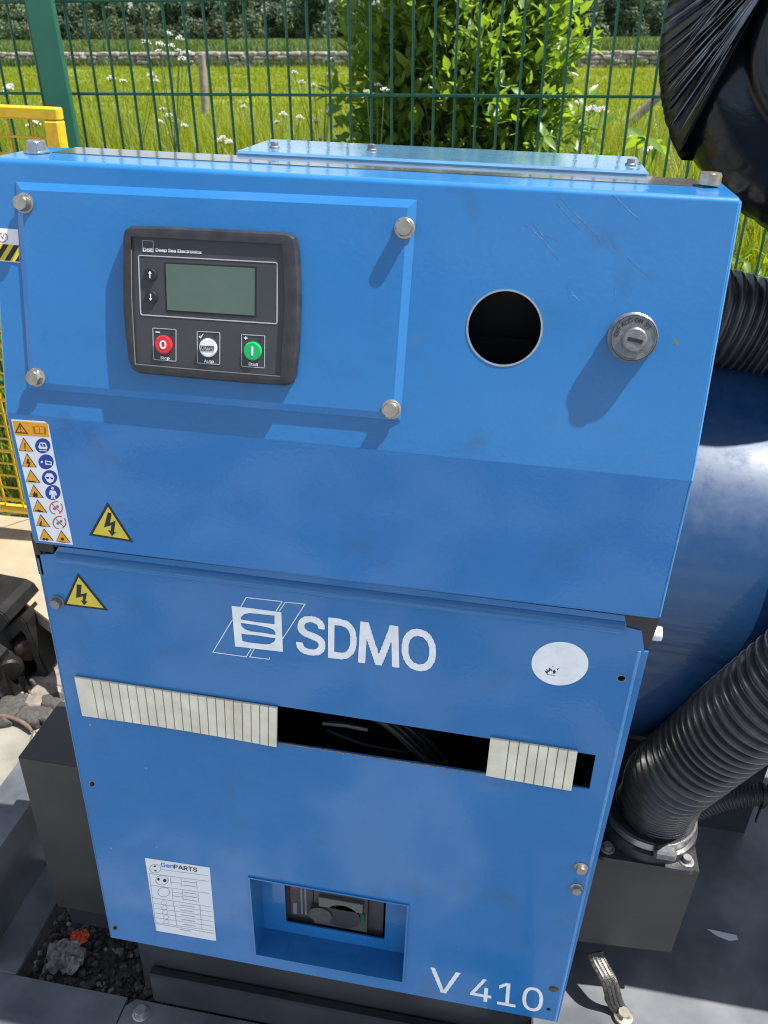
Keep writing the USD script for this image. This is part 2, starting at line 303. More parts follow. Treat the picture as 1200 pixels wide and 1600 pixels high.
def make_tree(h, w, seed, mat, label, loc, dens=4200):
    r = np.random.default_rng(seed); t = thing('tree', label, 'tree', loc, 'trees along the far edge of the crop field', rot=LEV)
    trunk = [tube([(0, 0, -.3), (.1, 0, h*.25), (r.normal(0, .2), 0, h*.6), (r.normal(0, .3), 0, h*.9)], [h*.035, h*.028, h*.018, h*.006], 7)]
    cs, rs = [], []
    for k in range(17):
        zz = h*r.uniform(.06, .9); ww = w*.52*math.sin(math.pi*min(.97, (zz/h)*.62+.36)); a = r.uniform(0, 6.28); q = r.uniform(.2, .75)*ww
        cs.append((q*math.cos(a), q*math.sin(a), zz)); rs.append(w*r.uniform(.16, .27))
        trunk.append(tube([(0, 0, zz*.65), (cs[-1][0]*.6, cs[-1][1]*.6, zz*.9), cs[-1]], [h*.012, h*.008, h*.003], 5))
    obj('trunk', trunk, BARK, t); obj('crown', leaf_cloud(dens, cs, rs, w*.05, r), mat, t)
    return t
row_x = list(-84+np.arange(23)*4.9)
kinds = [(5.2, 5.6, TREEA, 'dark round-crowned'), (6.1, 5.0, TREEB, 'mid green tall'), (4.7, 6.2, TREEB, 'broad mid green'), (5.8, 5.0, TREEA, 'dark upright')]
ordn = ['first', 'second', 'third', 'fourth', 'fifth', 'sixth', 'seventh', 'eighth', 'ninth', 'tenth', 'eleventh', 'twelfth', 'thirteenth', 'fourteenth', 'fifteenth', 'sixteenth', 'seventeenth', 'eighteenth', 'nineteenth', 'twentieth', 'twenty-first', 'twenty-second', 'twenty-third']
for i, x in enumerate(row_x):
    k = i % 4; h, w, mt, nm = kinds[k]; y = 122+rng.uniform(-5, 6); loc = lev((x, y, zl(y)-.1))
    lab = f'{nm} tree in the far treeline, {ordn[i]} from the left'
    if i < 4: protos.append(make_tree(h, w, 20+i, mt, lab, loc))
    else: copy_of(protos[k].GetPath(), 'tree', loc, LEV@rotz(rng.uniform(0, 6)), rng.uniform(.85, 1.3), label=lab, cat='tree', group='trees along the far edge of the crop field')
# the wood behind the first row reads as one dark mass
pos, rots, sc, ids = [], [], [], []
for row, (yy_, st) in enumerate(((129, 2.6), (135, 2.8), (142, 3.4))):
    for x in np.arange(-96, 34, st):
        p = np.array([x+rng.uniform(-1.5, 1.5), yy_+rng.uniform(-2, 2), 0]); p[2] = zl(p[1])-.3; pos.append(lev(p)); rots.append(((0, 0, 1), rng.uniform(0, 360))); sc.append(rng.uniform(.42, .80)); ids.append(rng.integers(2))
wood = []
for sd in (71, 72):
    r = np.random.default_rng(sd); cs = [(r.normal(0, 1.3), r.normal(0, 1.0), r.uniform(.8, 9.2)) for _ in range(24)]; wood.append(leaf_cloud(4200, cs, [1.55]*24, .36, r))
instancer('far_wood', wood, TREEA, pos, rots, sc, ids, label='dark mass of woodland behind the front row of the far treeline', cat='wood')
for px, wd, lab in ((175, 7.5, 'pale flowering hawthorn bush under the far trees, left of the tall flowers'), (222, 5, 'small dusty pink hawthorn bush under the far trees beside the white umbels'), (360, 5.5, 'pale pink hawthorn bush under the far trees, right of the wooden post'), (30, 6, 'low dark green bush at the foot of the far trees behind the green post')):
    p = on(px, 66, y=112.); t = thing('hawthorn_bush', lab, 'bush', lev((p[0], 112, zl(112)-.05)), rot=LEV); r = np.random.default_rng(px)
    cs = [(r.normal(0, wd*.25), r.normal(0, .6), r.uniform(.6, 2.1)) for _ in range(9)]
    obj('stem', tube([(0, 0, -.2), (.1, 0, 1), (.2, 0, 2)], [.12, .08, .03], 6), BARK, t); obj('crown', leaf_cloud(1500, cs, [wd*.17]*9, .2, r), BLOSSOM if px != 30 else TREEB, t)

# ------------------------------------------------------------------ fence
LZ = lambda zz: zz
fen = thing('mesh_fence', 'green welded wire mesh fence panel standing between the machine and the meadow', 'fence', lev((0, YF, -.3)))
for k in range(-46, 34):
    x = .0165+k*.0505
    p = np.array([(x, YF, -.28), (x, YF, 1.62)]); obj('vertical_wire', tube(lev(p), .0034, 6), FENCE, fen, smooth=True)
z0 = on(600, 149.5, y=YF-.008)[2]-S_L*on(600, 149.5, y=YF-.008)[0]
for k in range(-6, 4):
    for s in (-1, 1):
        zz = z0+k*.2; obj('horizontal_wire', tube(lev([(-2.45, YF+s*.0066, zz), (1.75, YF+s*.0066, zz)]), .0036, 6), FENCE, fen, smooth=True)
ps = thing('fence_post', 'leaning square green steel fence post behind the yellow crate', 'post', on(107, 233, y=1.5))
a, b = on(62, 0, y=1.50), on(107, 233, y=1.50); d = (a-b)/np.linalg.norm(a-b); base = b-d*((b[2]+.36)/d[2]); top = a+d*.35
Rz = rotz(math.radians(24))
sec = [(-.031, -.031), (.031, -.031), (.031, .031), (-.031, .031)]
secs = [((x*.85), y) for x, y in sec]+[(x, y*.85) for x, y in sec]
def prism(p, q, sec, R):
    return tri(hull([pt+R@np.array([x, y, 0]) for pt in (p, q) for x, y in sec]))
obj('post_tube', prism(base, top, secs, Rz), FENCE, ps)
obj('post_cap', prism(top, top+d*.02, [(x*1.12, y*1.12) for x, y in secs], Rz), INK, ps)
obj('base_plate', prism(base, base+np.array([0, 0, .012]), [(x*2.2, y*2.2) for x, y in sec], Rz), FENCE, ps)

# wooden posts in the meadow
def wood_post(a, b, r, label):
    t = thing('wooden_post', label, 'post', b)
    P, _ = spline([b-(a-b)*.12, (a+b)/2+np.array([.004, 0, 0]), a], 9); m = tube(P, r*np.linspace(1.05, .95, 9), 10); v = m.vertices
    v += (meshkit.noise(v*30, 5)-.5)[:, None]*r*.3; obj('shaft', m, POSTWOOD, t, smooth=35)
wood_post(on(314, 84, y=9.), on(320, 168, y=9.), .040, 'weathered upright wooden post in the meadow by the white flowers')
wood_post(on(1052, 128, y=7.), on(985, 190, y=7.), .036, 'leaning wooden rail in the meadow beside the black wrapped canister')

# ------------------------------------------------------------------ meadow plants
def blade_patch(n, h0, h1, w, seed, ext=1.0):
    r = np.random.default_rng(seed); V, F = [], []
    for i in range(n):
        p = np.array([r.uniform(-ext/2, ext/2), r.uniform(-ext/2, ext/2), -.03]); h = r.uniform(h0, h1); a = r.uniform(0, 6.283); l = r.uniform(.1, .55)*h
        d = np.array([math.cos(a), math.sin(a), 0]); s = np.array([-d[1], d[0], 0])*w*r.uniform(.6, 1.3); k = len(V)*7
        pts = [p+d*l*t**2+np.array([0, 0, h*(t-.22*t**3*(l/h))]) for t in (0, .4, .75, 1)]
        V.append(np.array([pts[0]-s, pts[0]+s, pts[1]-s*.9, pts[1]+s*.9, pts[2]-s*.6, pts[2]+s*.6, pts[3]]))
        F += [(k, k+1, k+3), (k, k+3, k+2), (k+2, k+3, k+5), (k+2, k+5, k+4), (k+4, k+5, k+6)]
    return trimesh.Trimesh(np.vstack(V), F, process=False)
pos, rots, sc, ids = [], [], [], []
def sow(y0, y1, step, kinds_, jitter=.5, s0=.8, s1=1.2):
    y = y0
    while y < y1:
        half = 1.0+y*.62
        for x in np.arange(-half-.15*y, half*.72, step):
            p = lev((x+rng.uniform(-1, 1)*jitter*step, y+rng.uniform(-1, 1)*jitter*step, zl(y)))
            pos.append(p); rots.append(((0, 0, 1), rng.uniform(0, 360))); sc.append(rng.uniform(s0, s1)); ids.append(rng.choice(kinds_))
        y += step
sow(1.95, 7.4, .62, [0, 1]); sow(7.0, 12, .45, [2, 3], .9, .5, 1.7); sow(12, 26, .8, [4], 1.0, .5, 1.6); sow(26, 39, 1.3, [4], 1.0, .6, 2.0)
instancer('meadow_grass', [blade_patch(950, .30, .78, .0030, 1), blade_patch(850, .25, .66, .0034, 2), blade_patch(800, .06, .20, .0045, 3), blade_patch(800, .06, .16, .005, 4), blade_patch(420, .02, .13, .008, 5, 2.0)], GRASSM, pos, rots, sc, ids, label='tall bright green meadow grass growing behind the mesh fence', cat='grass')
# standing crop edge just behind the wall
pos, rots, sc, ids = [], [], [], []
for y in np.r_[np.arange(40.3, 52, 2.0), np.arange(52, 110, 5)]:
    for x in np.arange(-y*.9, y*.35, 2.2 if y < 52 else 4.5):
        pos.append(lev((x+rng.uniform(-.5, .5), y, zl(y)))); rots.append(((0, 0, 1), rng.uniform(0, 360))); sc.append(rng.uniform(.9, 1.1)*(1 if y < 52 else 1.6)); ids.append(0)
instancer('standing_crop', [blade_patch(620, .35, .55, .02, 8, 2.6)], leafy('crop_blade', (.07, .12, .02), (.10, .155, .025), (.15, .19, .04), .3, .6), pos, rots, sc, ids, label='green standing crop beyond the low stone wall', cat='crop')

def leaf_shape(l, w):
    """pointed leaf, folded along its rib and drooping: 8 triangles"""
    t = np.array([0, .3, .65, 1.0]); ww = np.array([.08, 1, .75, 0])*w; V = []
    for a, q in zip(t, ww): V += [(-q, a*l, .25*q-.16*l*a*a), (0, a*l, -.16*l*a*a), (q, a*l, .25*q-.16*l*a*a)]
    F = []
    for s in range(3):
        for c in range(2): k = s*3+c; F += [(k, k+1, k+4), (k, k+4, k+3)]
    return np.array(V), np.array(F)
LV, LF = leaf_shape(.066, .0150)
def frame(d, up=(0, 0, 1), roll=0.0):
    d = d/np.linalg.norm(d); x = np.cross(d, up); x /= np.linalg.norm(x)+1e-9; zz = np.cross(x, d); c, s = math.cos(roll), math.sin(roll)
    return np.stack([x*c+zz*s, d, -x*s+zz*c], 1)
bc = on(705, 240, y=3.1); bush_o = lev((bc[0], 3.1, zl(3.1)))
bush = thing('leafy_bush', 'large bright leafy bush growing against the far side of the mesh fence', 'bush', bush_o)
rb = np.random.default_rng(3); twigs, leaves = [], []
lobes = [((0, 0, 1.10), .36), ((-.30, .05, .95), .24), ((.28, 0, 1.0), .26), ((-.12, 0, 1.42), .30), ((.18, .1, 1.42), .28), ((-.34, .1, 1.22), .20), ((.40, .05, .78), .22), ((0, .05, .72), .34), ((-.34, 0, .66), .22), ((.52, .1, .52), .22), ((.02, 0, 1.8), .3), ((-.1, -.1, .40), .32), ((.3, -.05, .40), .30), ((.34, .05, 1.22), .20), ((-.25, -.05, 1.62), .2)]
for k in range(1250):
    (c, r) = lobes[rb.choice(len(lobes), p=np.array([l[1]**1.5 for l in lobes])/sum(l[1]**1.5 for l in lobes))]
    d = rb.normal(size=3); d /= np.linalg.norm(d); tip = np.array(c)+d*r*rb.uniform(.6, 1.12)+np.array([0, 0, .05]); root = tip*.45+np.array([0, 0, max(.02, tip[2]*.25)])-np.array([0, 0, tip[2]*.05])
    P, ln = spline([root, (root+tip)/2+rb.normal(0, .03, 3), tip], 9)
    if k % 3 == 0: twigs.append(tube(P+bush_o, np.linspace(.0024, .0009, 9), 4, False))
    dirn = (tip-root)/np.linalg.norm(tip-root)
    for j in range(14):
        t = rb.uniform(.5, 1.0); q = P[min(8, int(t*8))]+rb.normal(0, .02, 3)
        out = dirn*.6+rb.normal(0, .7, 3)+np.array([0, 0, .15]); leaves.append((q, frame(out, roll=rb.normal(0, .55)), rb.uniform(.55, 1.2)))
for k in range(5): twigs.append(tube(np.array([(rb.normal(0, .06), rb.normal(0, .06), -.05), (rb.normal(0, .06), 0, .5), (rb.normal(0, .08), 0, 1.1)])+bush_o, [.016, .012, .006], 6))
obj('branches', twigs, BARK, bush)
cam_l = CAM-bush_o
order = sorted(range(len(leaves)), key=lambda i: np.linalg.norm(leaves[i][0]-cam_l)+1.2*max(0, .55-leaves[i][0][2]))
def leaf_mesh(i): q, R, s = leaves[i]; return trimesh.Trimesh((LV*s)@R.T+q+bush_o, LF, process=False)
for i in order[:300]: obj('leaf', leaf_mesh(i), LEAF, bush, smooth=True)
obj('leaf_mass', [leaf_mesh(i) for i in order[300:]], LEAF, bush, smooth=True, kind='stuff')

# cow parsley: stems with flat heads of small white florets
def umbel(c, r, rnd, n=9):
    st, fl = [], []
    for k in range(n):
        a = k*2.4; q = r*math.sqrt((k+.5)/n); p = c+np.array([q*math.cos(a), q*math.sin(a), .35*r-.55*q*q/r+rnd.normal(0, r*.08)])
        st.append(tube([c-np.array([0, 0, r*.8]), p], [.0009, .0007], 3, False))
        for j in range(9):
            g = p+rnd.normal(0, r*.12, 3); m = trimesh.creation.icosahedron(); m.apply_scale(r*.085); m.apply_translation(g); fl.append(m)
    return st, fl
def parsley(px, heads, y, label, seed):
    """heads: picture places of the flower heads with their radius in metres"""
    r = np.random.default_rng(seed); b0 = on(px, 240, y=y); b = lev((b0[0], y, zl(y))); t = thing('cow_parsley', label, 'plant', b)
    fork = None; ST, n = [], len(heads)
    hs = [on(hx, hy, y=y+r.uniform(-.06, .06)) for hx, hy, _ in heads]; m = np.mean(hs, axis=0); fork = b*.35+m*.65+np.array([0, 0, -.02])
    ST.append(tube(spline([b-np.array([0, 0, .05]), (b+fork)/2+r.normal(0, .015, 3), fork], 7)[0], np.linspace(.005, .003, 7), 6))
    for c, (hx, hy, rad) in zip(hs, heads):
        ST.append(tube(spline([fork, (fork+c)/2+np.array([0, 0, -.02]), c-np.array([0, 0, rad*.8])], 6)[0], np.linspace(.0022, .0013, 6), 5)); s, f = umbel(c, rad, r); ST += s
        obj('flower_head', f, FLOWER, t)
    obj('stem', ST, STEMG, t)
    lv = leaf_cloud(130, [tuple(b*(1-k)+fork*k) for k in (.15, .35, .55)], [.16, .14, .1], .02, r, .35); obj('leaves', lv, FERN, t)
parsley(262, [(228, 65, .018), (262, 52, .017), (250, 69, .018), (248, 80, .016), (280, 60, .017), (285, 92, .019), (293, 82, .018), (278, 79, .015), (267, 71, .014)], 3.0, 'tallest cow parsley, its white heads clustered left of the wooden post', 1)
parsley(180, [(173, 122, .017), (192, 126, .016), (236, 117, .02), (243, 126, .014)], 3.2, 'cow parsley with four small heads, right of the green fence post', 2)
parsley(10, [(12, 137, .02), (8, 146, .02), (16, 133, .014)], 3.0, 'cow parsley at the left edge of the photo above the yellow cage', 3)
parsley(255, [(250, 190, .018), (262, 180, .02), (288, 196, .017), (276, 190, .02), (254, 170, .014)], 3.4, 'cow parsley with a wide cluster of low heads under the tall one', 4)
parsley(350, [(345, 218, .02), (358, 222, .022), (348, 215, .016)], 3.0, 'low cow parsley just above the cabinet left of the bush', 5)
parsley(440, [(442, 178, .02), (468, 183, .018), (432, 190, .014), (380, 166, .014)], 3.5, 'cow parsley with spread heads midway between wooden post and bush', 6)
parsley(505, [(514, 174, .024), (493, 188, .018), (482, 220, .022), (500, 215, .018)], 3.2, 'cow parsley beside the left foot of the bush', 7)
parsley(520, [(510, 93, .016), (520, 92, .014), (512, 116, .016), (490, 133, .014), (471, 128, .016), (460, 113, .014)], 3.3, 'cow parsley in front of the upper left flank of the bush', 8)
parsley(920, [(922, 170, .03), (905, 160, .022), (940, 172, .026)], 3.0, 'cow parsley with large heads at the right flank of the bush', 9)
parsley(995, [(992, 214, .022), (1014, 234, .026), (1000, 209, .014)], 2.9, 'cow parsley beside the black wrapped canister', 10)
parsley(60, [(55, 192, .02), (45, 196, .016)], 3.1, 'cow parsley seen through the top of the yellow cage', 11)
parsley(600, [(600, 140, .016), (590, 132, .014), (573, 143, .014)], 2.75, 'cow parsley in front of the dark hollow of the bush', 12)
# broad-leaved weeds by the fence foot, right of the cabinet
for px, py, lab, sd in ((1168, 420, 'leafy weed by the fence foot, right of the cabinet', 1), (1195, 375, 'leafy weed behind the fence under the black canister', 2), (1035, 245, 'leafy weed behind the fence left of the black canister', 5), (20, 640, 'leafy weed behind the yellow cage', 3), (8, 520, 'tall leafy weed behind the yellow cage, nearer the top', 4)):
    r = np.random.default_rng(sd+50); p = on(px, py, y=2.15); b = lev((p[0], 2.15, zl(2.15))); t = thing('leafy_weed', lab, 'plant', b); H = max(.35, p[2]-b[2]+.12)
    L, ST = [], []
    for s in range(9):
        tip = b+np.array([r.normal(0, .16), r.normal(0, .12), H*r.uniform(.6, 1.0)]); P, _ = spline([b, (b+tip)/2+r.normal(0, .02, 3), tip], 8); ST.append(tube(P, np.linspace(.004, .0015, 8), 5))
        for j in range(26):
            q = P[r.integers(2, 8)]; R = frame(r.normal(0, 1, 3)+np.array([0, 0, .3]), roll=r.normal(0, .5)); k = r.uniform(.7, 1.3); L.append(trimesh.Trimesh((LV*k)@R.T+q, LF, process=False))
    obj('stem', ST, STEMG, t); obj('leaves', L, LEAF, t, smooth=True)


# ================================================================== the control cabinet
XL, XR, YB, ZB, YC, ZC, YD, ZA = -.283, .293, -.0114, .7625, .0364, .9621, .122, .6284
fd = np.array([0, YC-YB, ZC-ZB]); fd /= np.linalg.norm(fd)
PF = Plane((0, YB, ZB), (1, 0, 0), fd)          # sloping upper face
PM = Plane((0, YB+.0003, ZA), (1, 0, 0), (0, 0, 1))   # upright face under it
PP = Plane((0, 0, 0), (1, 0, 0), (0, 0, 1))     # lower panel
PT = Plane((0, 0, ZC), (1, 0, 0), (0, 1, 0))    # top
cab = thing('control_cabinet', 'blue painted generator control cabinet with controller, warning stickers and a white logo', 'control cabinet', (0, .1, 0))

prof = Polygon([(YB, ZB), (YC, ZC), (YD, ZC), (YD, ZA), (YB, ZA)])
def slab(pr, x0, x1): return [(x, y, zz) for x in (x0, x1) for y, zz in pr.exterior.coords]
p_full = prof.buffer(-.005).buffer(.005, quad_segs=5); p_in = p_full.buffer(-.0028)
shell = hull(slab(p_full, XL+.0028, XR-.0028)+slab(p_in, XL, XR))-hull(slab(prof.buffer(-.004), XL+.004, XR-.004))
hu, hv = PF.px(788, 513); hr = (PF.px(846, 513)[0]-PF.px(731, 513)[0])/2
cyl = trimesh.creation.cylinder(radius=hr, height=.05, sections=72); cyl.apply_translation((hu, hv, 0))
shell = shell-mani(PF.to(cyl))
obj('console_housing', tri(shell), BLUE, cab, smooth=28)
ring = Point(hu, hv).buffer(hr+.0012, quad_segs=24).difference(Point(hu, hv).buffer(hr-.0002, quad_segs=24))
obj('hole_rim', PF.ext(ring, .0001, .0004), STEEL, cab)
# inner bracket glimpsed in the hole
obj('inner_liner', [bx(-.2, .28, .112, .115, .64, .955), bx(-.2, .28, .0, .112, .635, .638)], INK, cab)  # black sheets added to paint the deep shade behind the gauge hole
obj('inner_bracket', bx(.02, .18, .095, .099, .80, .83), BLACKP, cab)

def hexbolt(pl, u, v, n0, r=.0064, h=.0058, mat=ZINC, parent=cab, washer=.0082, rot=.3, **t):
    hx = [(math.cos(rot+k*math.pi/3), math.sin(rot+k*math.pi/3)) for k in range(6)]; w0 = n0+.0016
    ci = [(math.cos(k*math.pi/12), math.sin(k*math.pi/12)) for k in range(24)]
    L = [(u+r*a, v+r*b, zz) for a, b in hx for zz in (w0, w0+h*.82)]+[(u+r*.84*a, v+r*.84*b, w0+h) for a, b in ci]
    o = obj('bolt', pl.to(tri(hull(L))), mat, parent, smooth=25, **t)
    if washer:
        W = [(u+washer*a, v+washer*b, zz) for a, b in ci for zz in (n0, n0+.001)]+[(u+washer*.86*a, v+washer*.86*b, w0) for a, b in ci]
        obj('washer', pl.to(tri(hull(W))), mat, o, smooth=25)
    return o

# controller plate with sloping edges, and its four bolts
q = PF.poly([(25, 284), (652, 312), (626, 657), (47, 607)]); qi = q.buffer(-.0062, join_style=2)
P3 = [(a, b, 0.0001) for a, b in q.exterior.coords]+[(a, b, .0006) for a, b in q.exterior.coords]+[(a, b, .0036) for a, b in qi.exterior.coords]
obj('controller_plate', PF.to(tri(hull(P3))), BLUE, cab)
TH = .0036
for (x, y), a in zip([(632, 356), (36, 317), (55, 590), (611, 640)], (.2, .5, .1, .75)):
    u, v = PF.px(x, y, .006); hexbolt(PF, u, v, .0036, r=.0066, h=.0062, rot=a, washer=.0078)
# ---- controller
def zc4(X, Y): return (180+X/4, 340+Y/4)
ctl = obj('controller_body', tri(mani(PF.to(tri(hull([(a, b, n) for off, n in ((0, TH+.0001), (0, .0085), (-.0007, .0103), (-.002, .0117), (-.0042, .0122)) for a, b in PF.poly([zc4(*k) for k in
      [(46, 120), (58, 75), (100, 50), (350, 56), (600, 68), (850, 80), (1075, 93), (1128, 122), (1141, 185), (1150, 350), (1156, 500), (1150, 700), (1140, 850), (1126, 985), (1104, 1038), (1062, 1052), (800, 1035), (600, 1018), (350, 995), (150, 975), (103, 948), (80, 880), (62, 740), (50, 600), (45, 450), (43, 300)]], .010).buffer(off).exterior.coords]))))-
      mani(PF.ext(PF.poly([zc4(*k) for k in [(96, 110), (1054, 160), (1072, 500), (1042, 998), (122, 928), (98, 500)]], .0105).buffer(-.0008), .0098, .02))), BEZEL, cab, smooth=32)
F0 = .0098
def fpx(pts): return PF.poly([zc4(*k) for k in pts], F0)
obj('face_plate', PF.ext(fpx([(97, 111), (1053, 161), (1070, 500), (1041, 997), (123, 927), (99, 500)]).buffer(-.0008), F0, F0+.0003), FACE, ctl)
def fline(pts, w=.0006): return PF.line([zc4(*k) for k in pts], w, F0, True)
def rframe(pts, w=.0006, r=.0015):
    g = PF.poly([zc4(*k) for k in pts], F0); g = g.buffer(-r).buffer(r); return g.difference(g.buffer(-w))
obj('printed_frame', PF.ext(rframe([(143, 232), (1018, 278), (1015, 667), (158, 610)], .0008, .002), F0+.0003, F0+.0006), LIGHTINK, ctl)
obj('screen_bezel', PF.ext(fpx([(306, 278), (886, 306), (884, 622), (318, 588)]), F0+.0003, F0+.0005), INK, ctl)
obj('screen', PF.ext(fpx([(318, 288), (874, 316), (872, 612), (328, 577)]), F0+.0005, F0+.0009), LCD, ctl)
def button(X, Y, r, h, mat, n0=F0+.0003):
    u, v = PF.px(*zc4(X, Y), F0); prof_ = [(n0, r), (n0+h*.7, r), (n0+h, r*.86), (n0+h, 0)]; t = lathe([(a, b) for a, b in prof_], (0, 0, 0), (0, 0, 1), 32, up=(0, 1, 0)); t.apply_translation((u, v, 0))
    return obj('button', PF.to(t), mat, ctl, smooth=30), u, v
BK = simple('black_button', (.014, .014, .016), .35)
for (X, Y, up) in ((224, 357, 1), (228, 497, -1)):
    b, u, v = button(X, Y, .0052, .0018, BK)
    ar = union_all([sbox(-.0004, -.0026, .0004, .0012), Polygon([(-.0014, .0008), (.0014, .0008), (0, .0028)])]); ar = affinity.scale(ar, 1, up, origin=(0, 0))
    obj('arrow_mark', PF.ext(affinity.translate(ar, u, v), F0+.0021, F0+.0023), WHITE, b)
for (X, Y, mat, fr, cap, cq) in ((307, 793, REDB, [(234, 688), (383, 698), (383, 900), (240, 888)], 'Stop', [(284, 866), (340, 870), (340, 892), (284, 888)]),
                                 (584, 813, WHITEP, [(511, 708), (657, 717), (656, 920), (514, 910)], 'Auto', [(556, 885), (616, 889), (616, 910), (556, 906)]),
                                 (863, 833, GREENB, [(788, 728), (938, 737), (935, 942), (790, 931)], 'Start', [(834, 904), (892, 908), (892, 929), (834, 925)])):
    b, u, v = button(X, Y, .0073, .0022, mat)
    obj('printed_frame', PF.ext(rframe(fr, .0005, .001), F0+.0003, F0+.0006), LIGHTINK, ctl)
    obj('caption', PF.word(cap, [zc4(*k) for k in cq], F0+.0003, F0+.0006, F0, True), WHITE, ctl)
    n = F0+.0025
    if cap == 'Stop':
        o = affinity.scale(Point(u, v).buffer(.003), .9, 1.15); obj('mark', PF.ext(o.difference(o.buffer(-.0011)), n, n+.0003), WHITE, b)
        obj('sign', PF.ext(PF.line([zc4(252, 712), zc4(280, 714)], .0006, F0) if 0 else PF.poly([zc4(254, 712), zc4(280, 714), zc4(280, 720), zc4(254, 718)], F0), F0+.0003, F0+.0006), WHITE, ctl)
    elif cap == 'Start':
        obj('mark', PF.ext(sbox(u-.0006, v-.0034, u+.0006, v+.0034), n, n+.0003), WHITE, b)
        c = PF.px(*zc4(817, 753), F0); obj('sign', PF.ext(union_all([sbox(c[0]-.0014, c[1]-.0003, c[0]+.0014, c[1]+.0003), sbox(c[0]-.0003, c[1]-.0014, c[0]+.0003, c[1]+.0014)]), F0+.0003, F0+.0006), WHITE, ctl)
    else:
        g = PF.poly([zc4(*k) for k in [(538, 798), (626, 802), (622, 832), (536, 828)]], F0); obj('mark', PF.ext(g.difference(g.buffer(-.0004)), n, n+.0003), INK, b)
        obj('mark', PF.word('AUTO', [zc4(*k) for k in [(544, 804), (616, 806), (616, 826), (544, 823)]], n, n+.0003, F0, True), INK, b)
        obj('sign', PF.ext(LineString([PF.px(*zc4(*k), F0) for k in [(526, 742), (534, 752), (550, 728)]]).buffer(.0003), F0+.0003, F0+.0006), WHITE, ctl)
    c = PF.px(*zc4(fr[1][0]-30, fr[1][1]+24), F0); obj('indicator_lamp', PF.ext(Point(*c).buffer(.0014), F0+.0003, F0+.0005), BEZEL, ctl)
obj('maker_mark', PF.ext(rframe([(170, 142), (241, 145), (241, 217), (174, 213)], .0004, .0002), F0+.0003, F0+.0006), LIGHTINK, ctl)
obj('maker_mark', PF.word('DSE', [zc4(*k) for k in [(176, 188), (238, 191), (238, 213), (177, 210)]], F0+.0003, F0+.0006, F0, True), WHITE, ctl)
obj('maker_name', PF.word('Deep Sea Electronics', [zc4(*k) for k in [(255, 190), (540, 204), (540, 232), (255, 218)]], F0+.0003, F0+.0006, F0, True), WHITE, ctl)
# pale edge of the recess
obj('worn_edge', PF.ext(PF.line([zc4(100, 200), zc4(102, 500), zc4(125, 915), zc4(600, 958), zc4(1030, 992)], .0006, .0122).intersection(fpx([(60, 60), (1100, 160), (1100, 1040), (60, 980)]).buffer(.01)), .0119, .0123), GREYINK, ctl)

# key switch
ku, kv = PF.px(990, 528, .008)
def disc(u, v, prof_, n=48): t = lathe([(b, a) for a, b in prof_], (0, 0, 0), (0, 0, 1), n, up=(0, 1, 0)); t.apply_translation((u, v, 0)); return PF.to(t)
ks = obj('key_switch', disc(ku, kv, [(.0182, 0), (.0182, .0035), (.0174, .0042), (.0174, .0085), (.0165, .0098), (.0155, .0100), (.0150, .0092), (0, .0092)]), CASTG, cab, smooth=30)
obj('lock_barrel', disc(ku+.0006, kv-.0012, [(.0090, .0092), (.0090, .0112), (.0078, .0124), (.0072, .0124), (0, .0124)], 40), CASTG, ks, smooth=30)
obj('barrel_shadow_gap', PF.ext(Point(ku, kv).buffer(.0166).difference(Point(ku, kv).buffer(.0161)), .0098, .0100), INK, ks)
sl = affinity.rotate(sbox(-.0055, -.0014, .0055, .0014), -9, origin=(0, 0)); obj('key_slot', PF.ext(affinity.translate(sl, ku+.0008, kv-.0014), .0124, .0127), INK, ks)
for w, a in (('OFF', 162), ('ACC', 122), ('ON', 82), ('ST', 47)):
    t = meshkit.text_mesh(w, .0030, .0003, True); V = np.array(t.vertices); V[:, 0] -= (V[:, 0].max()+V[:, 0].min())/2
    r_ = math.radians(a-90); R = rotz(r_); V = V@R.T+np.array([ku+.0112*math.cos(math.radians(a)), kv+.0112*math.sin(math.radians(a)), .0092])
    obj('key_mark', PF.to(trimesh.Trimesh(V, t.faces, process=False)), INK, ks)

# top: bolts, gasket, lid behind
u, v = PT.px(58, 239); hexbolt(PT, u, v, .0005, r=.0085, h=.0075, mat=STEEL, washer=.0105, rot=.1)
u, v = PT.px(1107, 292); hexbolt(PT, u, v, .0005, r=.0088, h=.008, mat=ZINC, washer=0, rot=.5)
obj('gasket_strip', bx(-.252, .272, .080, YD-.001, ZC, ZC+.0006), GASKET, cab)
obj('upper_lid', [bx(-.107, .237, YD+.001, .224, ZC-.02, ZC+.004, .002)], FADED, cab)
obj('rear_housing', bx(-.105, .235, YD+.001, .222, .62, ZC-.021), BLUE, cab)
for x, y in ((429, 229), (581, 233), (985, 256)):
    u, v = PT.px(x, y+2, .004); hexbolt(PT, u, v, .004, r=.0035, h=.0035, mat=DULLSTEEL, washer=.0045)

